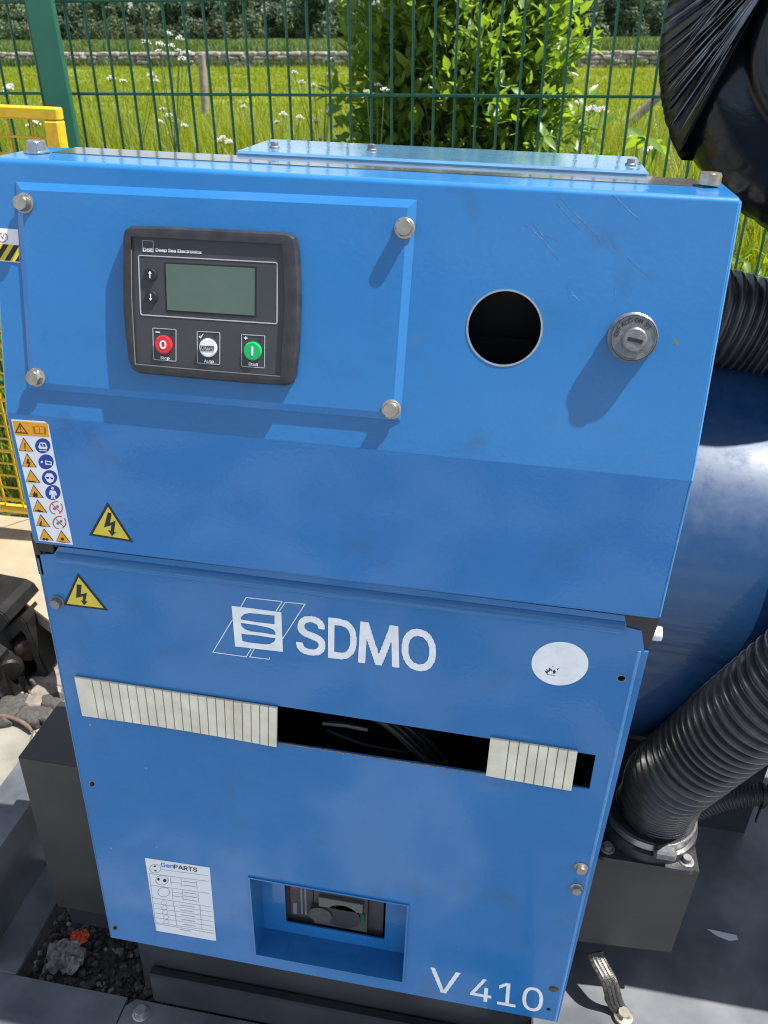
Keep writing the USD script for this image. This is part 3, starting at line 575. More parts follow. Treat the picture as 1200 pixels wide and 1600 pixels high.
# scratches and chips in the upper face
sc_ = []
for pts, w in (([(957, 303), (975, 322), (998, 342)], .0009), ([(875, 306), (900, 335), (925, 360), (940, 380)], .0005), ([(870, 318), (890, 340), (905, 358)], .0005), ([(820, 350), (845, 372), (862, 392), (872, 405)], .0007), ([(832, 348), (858, 380)], .0004),
               ([(885, 448), (905, 470), (912, 478)], .0006), ([(980, 402), (1000, 420), (1018, 435)], .0004), ([(888, 460), (900, 463)], .0006), ([(960, 430), (962, 470), (965, 495)], .0003), ([(958, 385), (975, 395)], .0004), ([(845, 365), (870, 375)], .0003)):
    q = spline([(*k, 0) for k in pts], 24)[0][:, :2] if len(pts) > 2 else np.linspace(pts[0], pts[1], 24)
    q = q+rng.normal(0, .35, q.shape); ww = w*.22*np.sin(np.linspace(.15, 3.0, 24))*rng.uniform(.25, 1.0, 24)
    q = np.array([PF.px(*k) for k in q]); sc_ += [LineString(q[i:i+2]).buffer(ww[i]) for i in range(23) if rng.random() > .12]
obj('scratch_marks', PF.ext(union_all(sc_), -.0001, .00010), simple('scratched_primer', (.40, .46, .50), .7, 0, (.16, .26, .36), 320), cab)
obj('paint_chip', PF.ext(PF.poly([(1051, 530), (1055, 528), (1061, 537), (1059, 541), (1054, 537)]), -.0001, .00004), simple('bare_chip', (.12, .15, .15), .7), cab)
RUSTP = simple('rust_spot', (.20, .10, .045), .8)

# ---- stickers
def tri_sign(pl, c, w, h, n, parent, edge, fill, glyph, eo=.0012, skew=0):
    """warning triangle around picture corners c = [apex, right, left]"""
    g = pl.poly(c); t = obj('warning_triangle', pl.ext(g, n, n+.0003), edge, parent)
    obj('fill', pl.ext(g.buffer(-eo, join_style=2), n+.0003, n+.0005), fill, t)
    if glyph is not None: obj('symbol', pl.ext(glyph, n+.0005, n+.0007), INK, t)
    return t
def zz5(oy): return lambda X, Y: (X/5, oy+Y/5)
s5 = zz5(560)
def bolt_glyph(pl, f, k): return pl.poly([f(*p) for p in k])
B1 = [(845, 1200), (875, 1208), (862, 1283), (905, 1265), (893, 1355), (912, 1352), (878, 1385), (846, 1338), (868, 1344), (872, 1300), (815, 1317)]
tri_sign(PM, [s5(842, 1120), s5(1045, 1435), s5(697, 1380)], 0, 0, .0001, cab, INK, YELLOW, bolt_glyph(PM, s5, B1), .0024)
s4 = zz5(840)
B2 = [(603, 362), (640, 367), (633, 440), (682, 428), (670, 492), (686, 498), (660, 525), (634, 488), (650, 490), (652, 455), (598, 468)]
tri_sign(PP, [s4(609, 275), s4(845, 568), s4(497, 525)], 0, 0, .0001, cab, INK, YELLOW, bolt_glyph(PP, s4, B2), .0024)
st = obj('safety_label', PM.ext(PM.poly([s5(*k) for k in [(88, 473), (350, 490), (380, 515), (415, 700), (425, 755), (572, 1455), (305, 1422), (200, 960)]]), .0001, .0004), WHITE, cab)
obj('orange_header', PM.ext(PM.poly([s5(*k) for k in [(98, 486), (372, 505), (386, 614), (122, 598)]]), .0004, .0006), ORANGE, st)
g = PM.poly([s5(*k) for k in [(158, 498), (224, 588), (120, 580)]]); obj('symbol', PM.ext(union_all([g.difference(g.buffer(-.0011)), PM.poly([s5(*k) for k in [(158, 530), (166, 530), (168, 558), (163, 558)]]), PM.disc(*s5(168, 570), 1.1)]), .0006, .0008), simple('brown_ink', (.10, .035, .01), .5), st)
BOOK = simple('book_ink', (.40, .16, .01), .5)
obj('symbol', PM.ext(PM.poly([s5(*k) for k in [(258, 530), (300, 522), (312, 534), (330, 526), (362, 538), (362, 592), (268, 585)]]), .0006, .0008), BOOK, st)
obj('symbol', PM.ext(union_all([PM.poly([s5(*k) for k in [(276, 532), (306, 532), (312, 580), (284, 576)]]), PM.poly([s5(*k) for k in [(316, 534), (342, 538), (348, 582), (320, 581)]])]), .0008, .001), ORANGE, st)
tl = [(185, 615, 265, 727, 150, 720), (212, 740, 290, 849, 175, 842), (240, 865, 318, 970, 205, 963), (264, 983, 344, 1088, 231, 1078), (294, 1100, 371, 1203, 259, 1193), (319, 1215, 396, 1314, 286, 1305), (345, 1327, 421, 1421, 312, 1411), (479, 1340, 553, 1437, 442, 1427)]
GL = ['!', 'bolt', 'hot', 'fire', 'crush', 'fan', 'dots', 'face']
for (ax, ay, rx, ry, lx, ly), k in zip(tl, GL):
    cx, cy = (ax+rx+lx)/3, (ay+ry+ly)/3+4
    def L(*p): return PM.poly([s5(cx+a, cy+b) for a, b in p])
    def D(a, b, r): return PM.disc(*s5(cx+a, cy+b), r/5, n=14)
    gl = {'!': lambda: union_all([L((-6, -32), (4, -32), (3, 12), (-1, 12)), D(2, 24, 6)]), 'bolt': lambda: L((-8, -32), (6, -30), (2, -6), (18, -8), (8, 20), (14, 20), (2, 34), (-6, 18), (0, 18), (2, 4), (-16, 4)),
          'hot': lambda: L((-26, 14), (30, 20), (30, 30), (-26, 24)), 'fire': lambda: L((-16, 24), (-18, 4), (-4, -20), (4, 0), (10, -8), (20, 12), (16, 30), (4, 30), (2, 12), (-4, 28)),
          'crush': lambda: union_all([L((-30, 14), (-8, 14), (-8, 20), (-30, 20)), L((8, 18), (32, 20), (32, 26), (8, 24)), D(-4, 16, 9), D(6, 20, 9)]), 'fan': lambda: union_all([L((-20, 0), (-8, -18), (-2, -10), (-8, 20), (-22, 20)), L((-20, 16), (26, 24), (26, 30), (-20, 24))]),
          'dots': lambda: union_all([D(-12, 18, 11), D(12, 20, 11)]), 'face': lambda: union_all([D(0, 2, 12), L((-26, 20), (26, 26), (26, 30), (-26, 26))])}[k]()
    tri_sign(PM, [s5(ax, ay), s5(rx, ry), s5(lx, ly)], 0, 0, .0004, st, INK, ORANGE, gl, .0005)
for k, (X, Y) in enumerate([(336, 681), (362, 806), (389, 929), (415, 1046)]):
    d = obj('mandatory_disc', PM.ext(PM.disc(*s5(X, Y), 11.8, 11.6), .0004, .0006), MANDATORY, st)
    def L(*p): return PM.poly([s5(X+a, Y+b) for a, b in p])
    def D(a, b, r): return PM.disc(*s5(X+a, Y+b), r/5, n=14)
    g = [lambda: union_all([L((-34, 8), (-20, -28), (24, -24), (38, 14), (34, 26), (-24, 22)), L((-26, 30), (34, 36), (34, 42), (-24, 36))]).difference(union_all([L((-20, -18), (-2, -18), (2, 6), (-14, 4)), L((4, -16), (20, -14), (24, 8), (6, 8))])),
         lambda: union_all([L((-6, -12), (46, -2), (46, 26), (-4, 20)).difference(L((2, -4), (38, 4), (38, 18), (4, 12))), D(-32, 0, 9)]),
         lambda: union_all([L((-36, -10), (-20, -34), (20, -32), (40, 0), (30, 30), (6, 42), (-18, 28))]).difference(union_all([L((-28, -8), (0, -6), (-4, 10), (-22, 8)), L((6, -4), (32, 0), (28, 14), (10, 12))])),
         lambda: union_all([D(-2, -34, 11), L((-22, -18), (20, -14), (34, 18), (24, 24), (12, 4), (22, 50), (10, 50), (2, 18), (-2, 50), (-14, 46), (-8, 2), (-18, 20), (-28, 14))])][k]()
    obj('symbol', PM.ext(g, .0006, .0008), WHITE, d)
for X, Y, cut in ((440, 1166, 0), (467, 1281, 1)):
    c = PM.disc(*s5(X, Y), 10.6, 10.4); rr = c.difference(c.buffer(-.0009)); bar = PM.line([s5(X-30, Y-30), s5(X+32, Y+32)], .0008)
    gaps = union_all([PM.poly([s5(X+a, Y+b) for a, b in ((20, -60), (50, -60), (26, -20), (14, -26))]), PM.poly([s5(X+a, Y+b) for a, b in ((-6, 30), (22, 30), (26, 60), (-6, 60))])])
    obj('prohibition_ring', PM.ext(union_all([rr, bar]).difference(gaps), .0004, .0006), REDINK, st)
    obj('symbol', PM.ext(union_all([PM.disc(*s5(X+12, Y-10), 2.2), PM.disc(*s5(X-12, Y+6), 2.4)]), .0004, .00055), GREYINK, st)
# hazard stripe sticker at the left edge of the upper face
hz = PF.poly([(-14, 355.5), (28.5, 358.5), (32, 410.5), (-10, 407)]); hs = obj('hazard_label', PF.ext(hz, .0001, .0004), WHITE, cab)
yb_ = PF.poly([(-12, 380), (30, 383.5), (31.5, 409), (-10, 405.5)]); obj('yellow_band', PF.ext(yb_, .0004, .0006), YELLOW, hs)
stp = [PF.poly([(a, 409), (a+8, 410), (a+26, 381), (a+18, 380)]) for a in (-28, -11, 6.5, 24)]
obj('black_stripes', PF.ext(union_all(stp).intersection(yb_), .0006, .0008), INK, hs)
c = PF.disc(5, 371, 7.8); arcs = c.difference(c.buffer(-.0007)).difference(union_all([PF.poly([(2, 361), (9, 361), (6, 371)]), PF.poly([(-4, 371), (0, 366), (-5, 364)]), PF.poly([(10, 374), (14, 377), (12, 380)])]))
obj('faded_ring', PF.ext(union_all([arcs, PF.line([(2, 368), (6, 373)], .0005), PF.line([(7, 365), (5, 371)], .0004)]), .0004, .0006), simple('faded_red_print', (.50, .12, .16), .5), hs)

# ================================================================== lower panel
slot = PP.poly([(300, 1082), (931, 1180), (921, 1233), (300, 1140.5)])
rc = [PP.px(*k) for k in [(393, 1372), (637, 1413.5), (629, 1531), (398.5, 1491)]]
RX0, RX1 = (rc[0][0]+rc[3][0])/2, (rc[1][0]+rc[2][0])/2; RZ0, RZ1 = (rc[2][1]+rc[3][1])/2, (rc[0][1]+rc[1][1])/2
out = PP.poly([(57, 867), (84, 866), (92, 854), (500, 902), (976, 962), (979, 980), (1003, 986), (1007, 1019), (1013.5, 1019), (871, 1597), (173, 1464.5)])
hl = [(971, 1060, 6, 4.5), (144, 1225, 4, 4), (180, 1450, 3.5, 3.2), (857, 1577, 3.6, 2.2)]
panel = out.difference(union_all([slot, sbox(RX0, RZ0, RX1, RZ1)]+[PP.disc(x, y, a, b, n=20) for x, y, a, b in hl]))
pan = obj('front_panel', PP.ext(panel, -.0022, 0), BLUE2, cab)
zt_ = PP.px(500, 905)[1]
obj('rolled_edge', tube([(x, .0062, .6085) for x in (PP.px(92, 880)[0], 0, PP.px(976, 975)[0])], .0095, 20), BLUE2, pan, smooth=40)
zb0, zb1 = .001, PP.px(1013, 1019)[1]
obj('folded_edge', tube([(.2846, .0012, zb0), (.2846, .0012, (zb0+zb1)/2), (.2846, .0012, zb1)], .0020, 12), EDGEP, pan, smooth=40)
ce = [(XR-.0012, y_+.0012, z_) for y_, z_ in ((YB, ZA+.004), (YB, ZB), (YC, ZC-.004))]
obj('worn_edge', [tube(np.linspace(ce[k], ce[k+1], 4), .0010, 10) for k in (0, 1)], EDGEP, cab, smooth=40)  # console edge drawn paler, sunlight on thin paint put into its colour
obj('folded_edge', tube([(PP.px(173, 1464)[0]+.0012, .0012, PP.px(173, 1464)[1]+.001), ((PP.px(173, 1464)[0]+PP.px(57, 870)[0])/2+.0012, .0012, .305), (PP.px(57, 870)[0]+.0012, .0012, .605)], .0016, 12), BLUE2, pan, smooth=40)
for x, y, a, b in hl: 
    g = PP.disc(x, y, a+1.6, b+1.4, n=24); obj('hole_rim', PP.ext(g.difference(PP.disc(x, y, a, b, n=24)), 0, .0002), DULLSTEEL if x != 857 else BLUE2, pan)
body = mani(bx(-.284, .284, .0025, .215, 0, .622))-mani(bx(-.281, .281, -.01, .212, .003, .619))
obj('lower_housing', tri(body), BLACKP, cab)
# rubber blocks in the notched corners
a = PP.px(57, 853); b = PP.px(85, 866); obj('rubber_block', bx(a[0], b[0], .001, .03, b[1], .6275, .001), RUBBER, cab)
obj('rubber_block', bx(-.292, -.285, .0, .02, .585, .632, .001), RUBBER, cab)
obj('corner_bracket', [bx(.258, .29, .001, .03, .606, .6275, .001), PP.ext(PP.poly([(1003, 985), (1030, 975), (1014, 1018), (1007, 1019)]), -.012, -.003)], BLACKP, cab)  # black pieces stand in for the dark interior seen through the notch
# white nylon bolt on the right side
PS = Plane((.2935, 0, 0), (0, 1, 0), (0, 0, 1)); b = on(1019, 989, x=.296); hexbolt(PS, b[1], b[2], -.002, r=.0075, h=.011, mat=WHITEP, washer=.009)
# panel bolts
for x, y, m, r in ((88, 942, DULLSTEEL, .0060), (908, 1358, ZINC, .0058), (901, 1390, ZINC, .0054)):
    u, v = PP.px(x, y, .003); hexbolt(PP, u, v, 0, r=r, h=.0052, mat=m, washer=r*1.22, rot=.25)
u, v = PP.px(865, 1545); hexbolt(PP, u, v, -.001, r=.0042, h=.0012, mat=simple('bronze_plug', (.12, .095, .07), .5, .6), washer=.0062)
# cables and a strap glimpsed in the slot
for k, pts in enumerate([[(560, 1115), (600, 1130), (640, 1165), (690, 1200)], [(575, 1112), (615, 1132), (655, 1170), (700, 1215)], [(590, 1115), (640, 1140), (675, 1180), (690, 1210)], [(605, 1118), (660, 1150), (700, 1190)], [(510, 1140), (560, 1160), (640, 1175)]]):
    P, _ = spline([on(x, y, y=.035+.008*k) for x, y in pts], 14); obj('cable', tube(P, .0035, 8), RUBBER, cab, smooth=True)
P = [on(x, y, y=.06) for x, y in [(505, 1130), (540, 1133), (575, 1140)]]; obj('terminal_bar', tube(P, .003, 6), ZINC, cab)

# foam edging pushed over the slot, in grooved segments
def foam(quad, n, bend, label):
    t = obj('foam_strip', PP.ext(PP.poly([(x+(0 if i in (0, 3) else 0), y) for i, (x, y) in enumerate(quad)]).buffer(-.0003), .0002, .0020), FOAMDK, cab, label=label)
    q = [np.array(k, float) for k in quad]
    for k in range(n):
        s0, s1 = (0 if k == 0 else (k+1)/(n+1)), (k+2)/(n+1)
        f = lambda s, t_: (q[0]*(1-s)+q[1]*s)*(1-t_)+(q[3]*(1-s)+q[2]*s)*t_+np.array([0, bend*math.sin(math.pi*s)*(s > 0)*t_])
        e = .04/(n+1)
        pts = [f(s0+e, 0), f(s1-e, 0), f(s1-e, .5), f(s1-e, 1), f(s0+e, 1), f(s0+e, .5)]
        g = PP.poly([tuple(p) for p in pts]); gi = g.buffer(-.0004, join_style=2)
        V = [(a, b, zz) for zz in (.0018, .0035) for a, b in g.exterior.coords]+[(a, b, .0038+.0002*math.sin(k*2.3)) for a, b in gi.exterior.coords]
        obj('segment', PP.to(tri(hull(V))), FOAM, t)
foam([(118, 1054.5), (435, 1103), (434, 1164), (130.5, 1115)], 22, -2.5, 'long grooved cream foam strip covering the left of the slot')
foam([(766, 1149.5), (903, 1171), (893, 1232), (759, 1208)], 8, 0, 'short grooved cream foam strip near the right end of the slot')
# ragged bare edge of the slot
rg = []
for i in range(60):
    s = i/60; x = 437+(757-437)*s+rng.uniform(-2, 2); y = 1160.5+(1209-1160.5)*s; rg.append(PP.poly([(x-4, y-.6+rng.uniform(-.7, .7)), (x+4, y+.4), (x+4, y+1.4+rng.uniform(0, 1.2)), (x-4, y+.9)]).buffer(0))
obj('bare_slot_edge', PP.ext(union_all(rg), 0, .0003), simple('chipped_edge', (.26, .23, .20), .7, 0, (.05, .04, .035), 500), pan)

# logo
def lz(X, Y): return (320+X/3.158, 900+Y/3.158)
lg = []
for pts in ([(178, 152), (205, 105), (382, 125), (352, 172)], [(368, 172), (398, 128), (495, 138), (385, 308)], [(135, 218), (40, 375), (205, 398), (232, 352)], [(248, 352), (222, 398), (318, 410), (320, 402)]):
    lg.append(LineString([PP.px(*lz(*k)) for k in pts]).buffer(.0004, join_style=2))
sq = PP.poly([lz(*k) for k in [(133, 146), (378, 178), (386, 373), (150, 346)]])
sl = [PP.poly([lz(*k) for k in pts]) for pts in ([(345, 194), (345, 237), (250, 226), (178, 214), (180, 200), (195, 187), (220, 181)], [(178, 230), (250, 240), (310, 252), (338, 262), (349, 276), (349, 290), (290, 280), (225, 272), (198, 262), (182, 248)], [(181, 284), (260, 292), (350, 306), (344, 322), (325, 334), (300, 337), (215, 327), (186, 320)])]
logo = obj('logo_mark', PP.ext(union_all(lg+[sq.difference(union_all(sl))]), .0001, .0004), WHITE, pan)
SD = [lz(*k) for k in [(450, 183), (1142, 268), (1140, 474), (450, 384)]]
def word_part(text, X0, X1, top0, top1, bot0, bot1): return PP.word(text, [lz(X0, top0), lz(X1, top1), lz(X1, bot1), lz(X0, bot0)], .0001, .0004, 0, True)
ltr = []
for c, q4 in (('S', [(455, 188), (597, 203), (597, 400), (449, 380)]), ('D', [(609, 203), (752, 220), (747, 418), (608, 402)]), ('M', [(768, 223), (955, 247), (960, 452), (756, 425)]), ('O', [(972, 250), (1142, 272), (1140, 478), (972, 456)])):
    ltr.append(PP.word(c, [lz(*k) for k in q4], .0001, .0004, 0, True))
for m in ltr: obj('logo_letter', m, WHITE, pan)
def tz(X, Y): return (600+X/2, 1200+Y/2)
obj('model_letters', PP.word('V', [tz(*k) for k in [(146, 622), (240, 640), (232, 712), (140, 692)]], .0001, .0004), WHITE, pan)
obj('model_letters', PP.word('410', [tz(*k) for k in [(274, 652), (500, 690), (494, 764), (268, 722)]], .0001, .0004), WHITE, pan)
# round sticker with a scuffed printed patch
rs = obj('round_label', PP.ext(affinity.rotate(PP.disc(875, 1036.5, 44.5, 34), 0), .0001, .0004), WHITE, pan)
def rz_(X, Y): return (820+X/10.9, 990+Y/10.9)
obj('scuffed_print', PP.ext(union_all([PP.poly([rz_(*k) for k in pts]) for pts in ([(335, 625), (375, 640), (365, 590), (400, 635), (420, 570), (445, 610), (455, 590), (470, 640), (500, 610), (535, 645), (490, 690), (480, 640), (440, 620), (395, 650), (385, 690)], [(375, 690), (510, 702), (510, 708), (375, 698)], [(545, 605), (575, 580), (580, 590), (552, 618)], [(470, 560), (482, 540), (486, 565)])]), .0004, .0006), INK, rs)

# service record label
def gz(X, Y): return (215+X/8.889, 1330+Y/8.889)
sv = obj('service_label', PP.ext(PP.poly([gz(*k) for k in [(103, 90), (1002, 225), (1092, 1243), (258, 1100)]]), .0001, .0004), simple('label_paper', (.72, .73, .74), .45), pan)
obj('label_border', PP.ext(PP.line([gz(108, 94), gz(998, 231), gz(1086, 1236), gz(263, 1096)], .0004, closed=True), .0004, .0005), WHITE, sv)
obj('label_name', PP.word('Gen', [gz(*k) for k in [(322, 150), (500, 178), (505, 235), (330, 212)]], .0004, .0006, 0, True), simple('label_blue', (.03, .16, .50), .5), sv)
obj('label_name', PP.word('PARTS', [gz(*k) for k in [(502, 178), (830, 226), (832, 284), (508, 238)]], .0004, .0006, 0, True), INK, sv)
ln = []
for pts in ([(165, 305), (985, 415)], [(178, 465), (1000, 582)], [(205, 640), (1015, 770)], [(258, 1000), (1050, 1135)], [(165, 305), (262, 1090)], [(500, 700), (545, 1020)], [(865, 740), (895, 1080)], [(460, 370), (470, 470)], [(605, 380), (615, 480)], [(815, 410), (830, 520)], [(480, 520), (490, 660)], [(625, 540), (635, 680)], [(840, 570), (850, 710)], [(340, 250), (980, 335)], [(470, 425), (600, 440)], [(490, 565), (620, 580)], [(495, 615), (625, 632)]):
    ln.append(LineString([PP.px(*gz(*k)) for k in pts]).buffer(.0002))
for k in range(5): ln.append(LineString([PP.px(*gz(235+k*6, 720+k*66)), PP.px(*gz(1030+k*5, 838+k*66))]).buffer(.00015))
obj('ruled_lines', PP.ext(union_all(ln), .0004, .0006), simple('label_grey', (.16, .17, .18), .5), sv)
tx = [LineString([PP.px(*gz(a, b)), PP.px(*gz(c, d))]).buffer(.00045) for a, b, c, d in ((635, 412, 800, 436), (640, 466, 805, 490), (645, 565, 815, 590), (648, 615, 818, 640), (650, 662, 820, 690), (595, 745, 790, 772), (600, 812, 785, 838), (605, 876, 790, 904), (615, 942, 795, 970), (625, 1010, 800, 1036), (590, 1080, 740, 1106))]
obj('printed_rows', PP.ext(union_all(tx), .0004, .0006), GREYINK, sv)
for X, Y, r in ((248, 238, 9.0), (342, 397, 10.0), (366, 563, 9.6)):
    c = PP.disc(*gz(X, Y), r, r*.78); obj('printed_circle', PP.ext(c.difference(c.buffer(-.0006)), .0004, .0006), GREYINK, sv)
obj('printed_symbol', PP.ext(union_all([PP.disc(*gz(292, 385), 2), PP.disc(*gz(380, 402), 2.9, 2.4), PP.disc(*gz(240, 205), 2, 1.2), PP.disc(*gz(250, 266), 2, 1)]), .0004, .0006), INK, sv)
for k in range(5):
    c = PP.disc(*gz(366+k*9, 712+k*66), 4.4, 3.4); obj('printed_circle', PP.ext(c.difference(c.buffer(-.0003)), .0004, .0006), GREYINK, sv)

# breaker recess
pb = on(415, 1450, z=RZ0); RD = float(np.clip(pb[1], .02, .07))
wq = [on(x, y, y=RD) for x, y in [(445, 1383), (604, 1409), (600, 1467), (447, 1441)]]; wx0, wx1 = (wq[0][0]+wq[3][0])/2, (wq[1][0]+wq[2][0])/2; wz0, wz1 = (wq[2][2]+wq[3][2])/2, (wq[0][2]+wq[1][2])/2
tk = .002
rec = (mani(bx(RX0-tk, RX1+tk, -.0021, RD+tk, RZ0-tk, RZ1+tk))-mani(bx(RX0+.0002, RX1-.0002, -.01, RD, RZ0+.0002, RZ1-.0002)))-mani(bx(wx0, wx1, RD-.01, RD+.01, wz0, min(wz1, RZ1-.004)))
rec = rec-mani(bx(-1, 1, -.01, -.0019, -1, 1))
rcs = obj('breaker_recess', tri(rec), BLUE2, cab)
wz1 = min(wz1, RZ1-.004); W, H = wx1-wx0, wz1-wz0
def bp(u0, u1, v0, v1, y0, y1, b=.0006): return bx(wx0+u0*W, wx0+u1*W, RD+y0, RD+y1, wz0+v0*H, wz0+v1*H, b)
BRK = simple('breaker_case', (.045, .046, .045), .5, 0, (.07, .068, .06), 60); BRK2 = simple('breaker_grey', (.12, .12, .105), .5)
br = obj('circuit_breaker', [bp(-.05, .97, -.2, 1.1, .012, .03)], BRK, cab)
obj('front_cover', [bp(.28, .82, .02, .98, .004, .012), bp(.03, .27, .08, .95, .008, .012)], BRK, br)
obj('toggle_surround', bp(.34, .78, .62, .86, -.002, .004), BRK2, br)
cy2 = trimesh.creation.cylinder(radius=H*.30, height=.006, sections=28); cy2.apply_transform(trimesh.transformations.rotation_matrix(math.pi/2, (1, 0, 0))); cy2.apply_translation((wx0+.58*W, RD+.001, wz0+.45*H)); obj('rotary_knob', cy2, BLACKP, br)
cy3 = trimesh.creation.cylinder(radius=H*.2, height=.008, sections=20); cy3.apply_transform(trimesh.transformations.rotation_matrix(math.pi/2, (1, 0, 0))); cy3.apply_translation((wx0+.36*W, RD+.0, wz0+.42*H)); obj('test_knob', cy3, BRK, br)
obj('indicator', bp(.72, .79, .32, .55, .001, .004), simple('breaker_green', (.02, .10, .035), .5), br)
obj('rating_marks', [bp(.06, .10, .12, .42, .0072, .008, 0), bp(.14, .16, .15, .85, .0072, .008, 0), bp(.18, .20, .15, .85, .0072, .008, 0)], GREYINK, br)
obj('rating_marks', bp(.05, .11, .78, .88, .0072, .008, 0), simple('breaker_red', (.28, .05, .04), .5), br)

# ================================================================== frame, boxes and machinery round it
sk = thing('generator_skid', 'black painted steel skid frame carrying the cabinet and machinery', 'skid frame', (0, 0, -.19))
obj('plinth', [bx(-.288, .262, .035, .21, -.17, -.0008, .001), bx(-.27, .262, .018, .034, -.17, -.105, .003)], BLACKP, sk)
obj('deck_plate', bx(.2625, 2.4, -.30, 1.25, -.072, -.06, .002), DECK, sk)
obj('deck_side', bx(.2625, 2.4, -.28, 1.23, -.34, -.0725), BLACKP, sk)
def beamplate(x0, x1, cut):
    P = Polygon([(x0, -.15), (x1, -.15), (x1, .0165), (x0+cut, .0165), (x0, .0165-cut)]); t = trimesh.creation.extrude_polygon(P, .010, engine='earcut'); t.apply_translation((0, 0, -.18)); return t
obj('front_beam', beamplate(-1.1, -.3085, 0), DECK, sk); obj('front_beam', beamplate(-.3065, .262, .012), DECK, sk)
obj('beam_web', bx(-1.1, .262, -.1, .005, -.345, -.181), BLACKP, sk)
obj('side_beam', [bx(-.545, -.485, .0175, 1.3, -.178, -.169, .001), bx(-.5455, -.538, .0175, 1.3, -.1685, -.032, .001), bx(-.605, -.538, .0175, 1.3, -.0315, -.022, .001)], DECK, sk)
obj('beam_foot', [bx(-.60, -.49, .3, .4, -.35, -.1785), bx(-.60, -.49, 1.1, 1.2, -.35, -.1785)], BLACKP, sk)
PB = Plane((0, 0, -.17), (1, 0, 0), (0, 1, 0)); u, v = PB.px(220, 1580, .006); hexbolt(PB, u, v, .0005, r=.0092, h=.008, mat=STEEL, parent=sk, washer=.0125, rot=.2)

# black cable box on the left
cb = thing('cable_box', 'black steel cable entry box left of the cabinet', 'box', (-.37, .15, -.118))
BX0 = -.4545
obj('box_body', bx(BX0, -.2885, .1, .212, -.118, .1995, .0012), BOXP, cb); obj('box_stand', bx(BX0+.01, -.2885, .11, .2, -.168, -.1185), BLACKP, cb)
# intake box on the right with its flange
ib = thing('intake_box', 'black steel duct box on the deck right of the cabinet', 'box', (.36, .2, -.06))
PI_ = Plane((0, .10, 0), (1, 0, 0), (0, 0, 1)); g = PI_.poly([(905, 1332), (1093, 1362), (1048.5, 1489), (888, 1500)])
gx = [p for p in g.exterior.coords][:4]
gq = Polygon([(.2895, gx[1][1]), (gx[1][0], gx[1][1]), (gx[2][0], gx[2][1]), (.2895, gx[2][1]-.012)])
IBZ = gx[1][1]; IBX = gx[1][0]
V = [(x, y, zz) for x, zz in gq.buffer(-.001).exterior.coords for y in (.10, .31)]+[(x, y, zz) for x, zz in gq.exterior.coords for y in (.101, .309)]
obj('box_body', tri(hull(V)), BOXP, ib); obj('box_stand', bx(.30, .40, .16, .28, -.0598, gx[2][1]-.008), BLACKP, ib)
fc = on(1012, 1283, z=IBZ+.012); PX = Plane((fc[0], fc[1], IBZ), (1, 0, 0), (0, 1, 0))
fl_w = min(.066, IBX-fc[0]-.004)
pl_ = sbox(-.066, -.062, fl_w, .066).buffer(-.012).buffer(.012); obj('flange_plate', PX.ext(pl_, .0005, .0075), BEZEL, ib)
obj('flange_ring', lathe([(IBZ+.0076, .0), (IBZ+.0076, .060), (IBZ+.020, .059), (IBZ+.022, .054), (IBZ+.036, .053), (IBZ+.036, 0)], (fc[0], fc[1], 0), (0, 0, 1), 56, up=(0, 1, 0)), BEZEL, ib, smooth=35)
obj('hose_clamp', lathe([(IBZ+.024, .0532), (IBZ+.024, .0555), (IBZ+.034, .0555), (IBZ+.034, .0532)], (fc[0], fc[1], 0), (0, 0, 1), 56, up=(0, 1, 0)), STEEL, ib, smooth=35)
obj('clamp_screw', [bx(fc[0]-.002, fc[0]+.024, fc[1]-.066, fc[1]-.052, IBZ+.022, IBZ+.036, .003)], CASTG, ib)
for x, y in ((-.052, -.048), (fl_w-.012, -.048), (fl_w-.012, .052), (-.052, .052)): hexbolt(PX, x, y, .0075, r=.0058, h=.006, mat=DULLSTEEL, parent=ib, washer=.009)

def corrugated(pts, R, pitch, amp, per=7, n=48):
    _, Lh = spline(pts, 50); k = max(8, int(Lh/pitch*per)); P, _ = spline(pts, k); s = np.linspace(0, Lh, k)
    c = np.cos(2*np.pi*s/pitch); return tube(P, R-amp+amp*np.sign(c)*np.abs(c)**.45, n)
h1 = thing('corrugated_hose', 'thick black corrugated air hose bending up from the flanged duct box', 'hose', (fc[0], fc[1], IBZ))
yy_ = fc[1]
pts = [(fc[0], fc[1], IBZ+.026), (fc[0]+.004, fc[1], IBZ+.040), tuple(on(1040, 1224, y=yy_-.03)), tuple(on(1074, 1192, y=yy_-.062)), tuple(on(1118, 1156, y=.080)), tuple(on(1186, 1102, y=.058)), tuple(on(1270, 1036, y=.05)), tuple(on(1400, 930, y=.045))]
obj('hose_wall', corrugated(pts, .0475, .0118, .0036, 10), HOSE, h1, smooth=True)
h2 = thing('corrugated_hose', 'thick black corrugated hose behind the right edge of the cabinet above the blue drum', 'hose', on(1100, 500, y=.40))
pts = [on(1040, 485, y=.40), on(1120, 500, y=.40), on(1180, 520, y=.40), on(1260, 560, y=.38), on(1400, 660, y=.34)]
obj('hose_wall', corrugated(pts, .060, .0125, .0032), HOSE, h2, smooth=True)
h3 = thing('corrugated_conduit', 'thin black corrugated conduit running right from behind the thick hose', 'conduit', on(1090, 1265, y=.33))
pts = [on(1040, 1290, y=.33), on(1095, 1262, y=.33), on(1145, 1246, y=.33), on(1200, 1243, y=.33), on(1280, 1260, y=.32), on(1420, 1300, y=.30)]
obj('conduit_wall', corrugated(pts, .0165, .0050, .0012, 6, 28), HOSE, h3, smooth=True)
